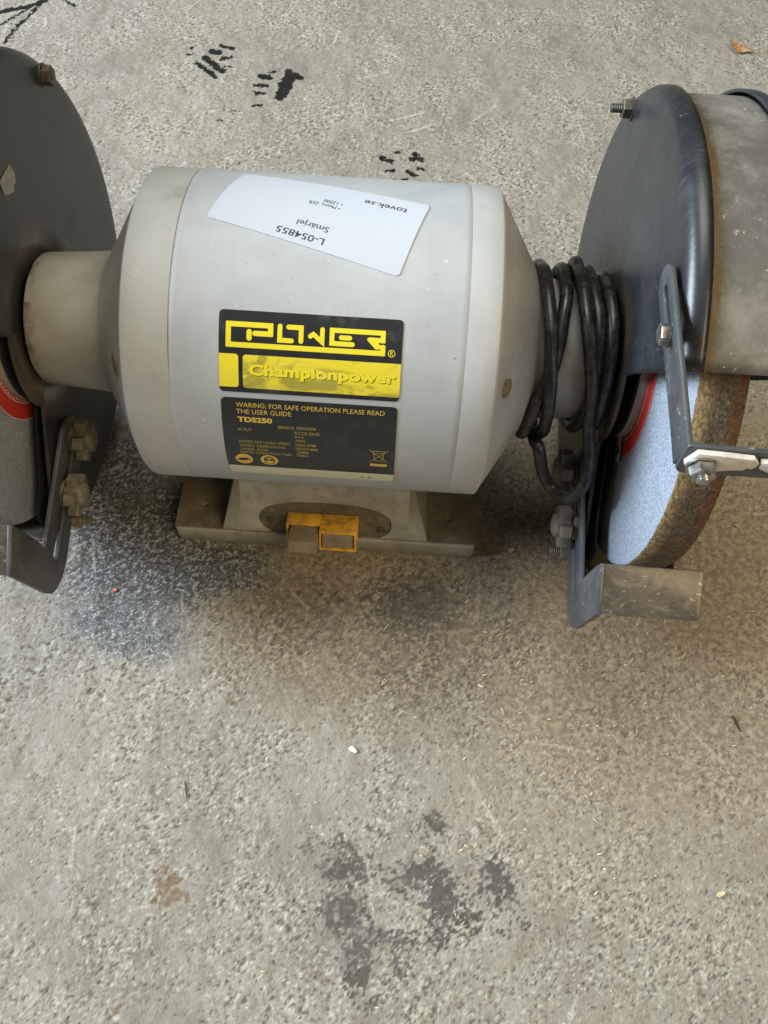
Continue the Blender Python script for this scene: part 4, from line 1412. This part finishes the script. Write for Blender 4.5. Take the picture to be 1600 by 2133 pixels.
# ------------------------------------------------------------------ litter on the floor
def flake(name, x, y, L, W, rot, mat, label, cat, lift=0.0006, curl=0.3, group=None, seed=1, pts=None):
    rr = random.Random(seed)
    pts = pts or [(-0.5, -0.2), (-0.35, -0.45), (0.1, -0.5), (0.45, -0.25), (0.5, 0.2), (0.15, 0.45), (-0.3, 0.5)]
    pts = [((px + rr.uniform(-.08, .08)) * L, (py + rr.uniform(-.08, .08)) * W) for px, py in pts]
    bm = fill_bm(pts)
    bmesh.ops.subdivide_edges(bm, edges=bm.edges[:], cuts=2, use_grid_fill=True)
    th = 0.0004
    r = bmesh.ops.extrude_face_region(bm, geom=bm.faces[:])
    for v in [q for q in r['geom'] if isinstance(q, bmesh.types.BMVert)]:
        v.co.z += th
    c, s = math.cos(rot), math.sin(rot)
    for v in bm.verts:
        z = v.co.z + curl * (v.co.x ** 2) / L + curl * 0.6 * abs(v.co.y) ** 2 / max(W, 1e-4)
        v.co = Vector((v.co.x * c - v.co.y * s, v.co.x * s + v.co.y * c, z))
    o = from_bm(name, bm, mat, None, True, 40)
    o.location = (x, y, lift)
    o['label'] = label
    o['category'] = cat
    if group:
        o['group'] = group
    return o


leafpts = [(-0.5, 0.25), (-0.42, -0.2), (-0.2, -0.5), (0.1, -0.42), (0.24, -0.1), (0.42, -0.08), (0.55, -0.02), (0.42, 0.04), (0.22, 0.1), (0.05, 0.35), (-0.2, 0.5)]
flake('dried_leaf', 0.3800, 0.5525, 0.026, 0.017, -0.35, 'leaf', 'small curled brown dried leaf at the top right of the concrete', 'leaf', 0.0009, 0.55, seed=3, pts=leafpts)
flake('paint_flake', 0.0307, -0.2028, 0.0055, 0.0032, -0.6, 'chipw', 'white flake lying on bare concrete in front of the switch', 'flake', seed=4)
flake('wood_chip', 0.1101, -0.1564, 0.0042, 0.0018, -0.4, 'chip', 'pale wood chip in the dark patch in front of the right foot of the base', 'wood chip', seed=5, group='wood chips on the floor')
flake('wood_chip', 0.2512, -0.2717, 0.0060, 0.0028, 0.3, 'chip', 'pale wood chip alone on clean concrete near the lower right corner', 'wood chip', seed=6, group='wood chips on the floor')
flake('wood_chip', 0.1310, -0.0560, 0.0050, 0.0034, 0.7, 'chip', 'pale wood chip beside the threaded stud of the right tool rest', 'wood chip', seed=9, group='wood chips on the floor')
flake('dark_twig', 0.2751, -0.1704, 0.0120, 0.0016, -1.2, 'twig', 'thin dark twig below the right tool rest', 'twig', seed=7, curl=0.1)
flake('dark_splinter', -0.0687, -0.2337, 0.0100, 0.0009, -1.3, 'twig', 'thin dark splinter on the concrete near the left edge', 'splinter', seed=8, curl=0.05)
flake('pink_crumb', -0.1409, -0.1060, 0.0036, 0.0030, 0.2, 'pink', 'tiny pink crumb in the black grit under the left tool rest', 'crumb', seed=10)

# shavings too many and too small to count
rr = random.Random(11)
bm = bmesh.new()
for k in range(420):
    if rr.random() < 0.62:
        x, y = rr.gauss(0.19, 0.09), rr.gauss(-0.14, 0.11)
    else:
        x, y = rr.uniform(-0.42, 0.45), rr.uniform(-0.36, 0.66)
    if (abs(x) < 0.112 and abs(y) < 0.072) or not (-0.47 < x < 0.48):
        continue
    L = rr.uniform(0.0010, 0.0034) * (1.0 if rr.random() < 0.85 else 1.5)
    W = rr.uniform(0.0003, 0.0008)
    a = rr.uniform(0, math.pi)
    c, s = math.cos(a), math.sin(a)
    z = rr.uniform(0.0006, 0.0011)
    q = []
    for u, v, dz in ((-0.5, -0.5, 0), (0, -0.6, 0.25), (0.5, -0.4, 0), (0.5, 0.5, 0), (0, 0.5, 0.25), (-0.5, 0.4, 0)):
        q.append(bm.verts.new((x + u * L * c - v * W * s, y + u * L * s + v * W * c, z + dz * L)))
    bm.faces.new((q[0], q[1], q[4], q[5]))
    bm.faces.new((q[1], q[2], q[3], q[4]))
o = from_bm('wood_shavings', bm, 'chip', None, False)
o['kind'] = 'stuff'
o['label'] = 'tiny pale wood shavings scattered over the concrete floor'
o['category'] = 'shavings'
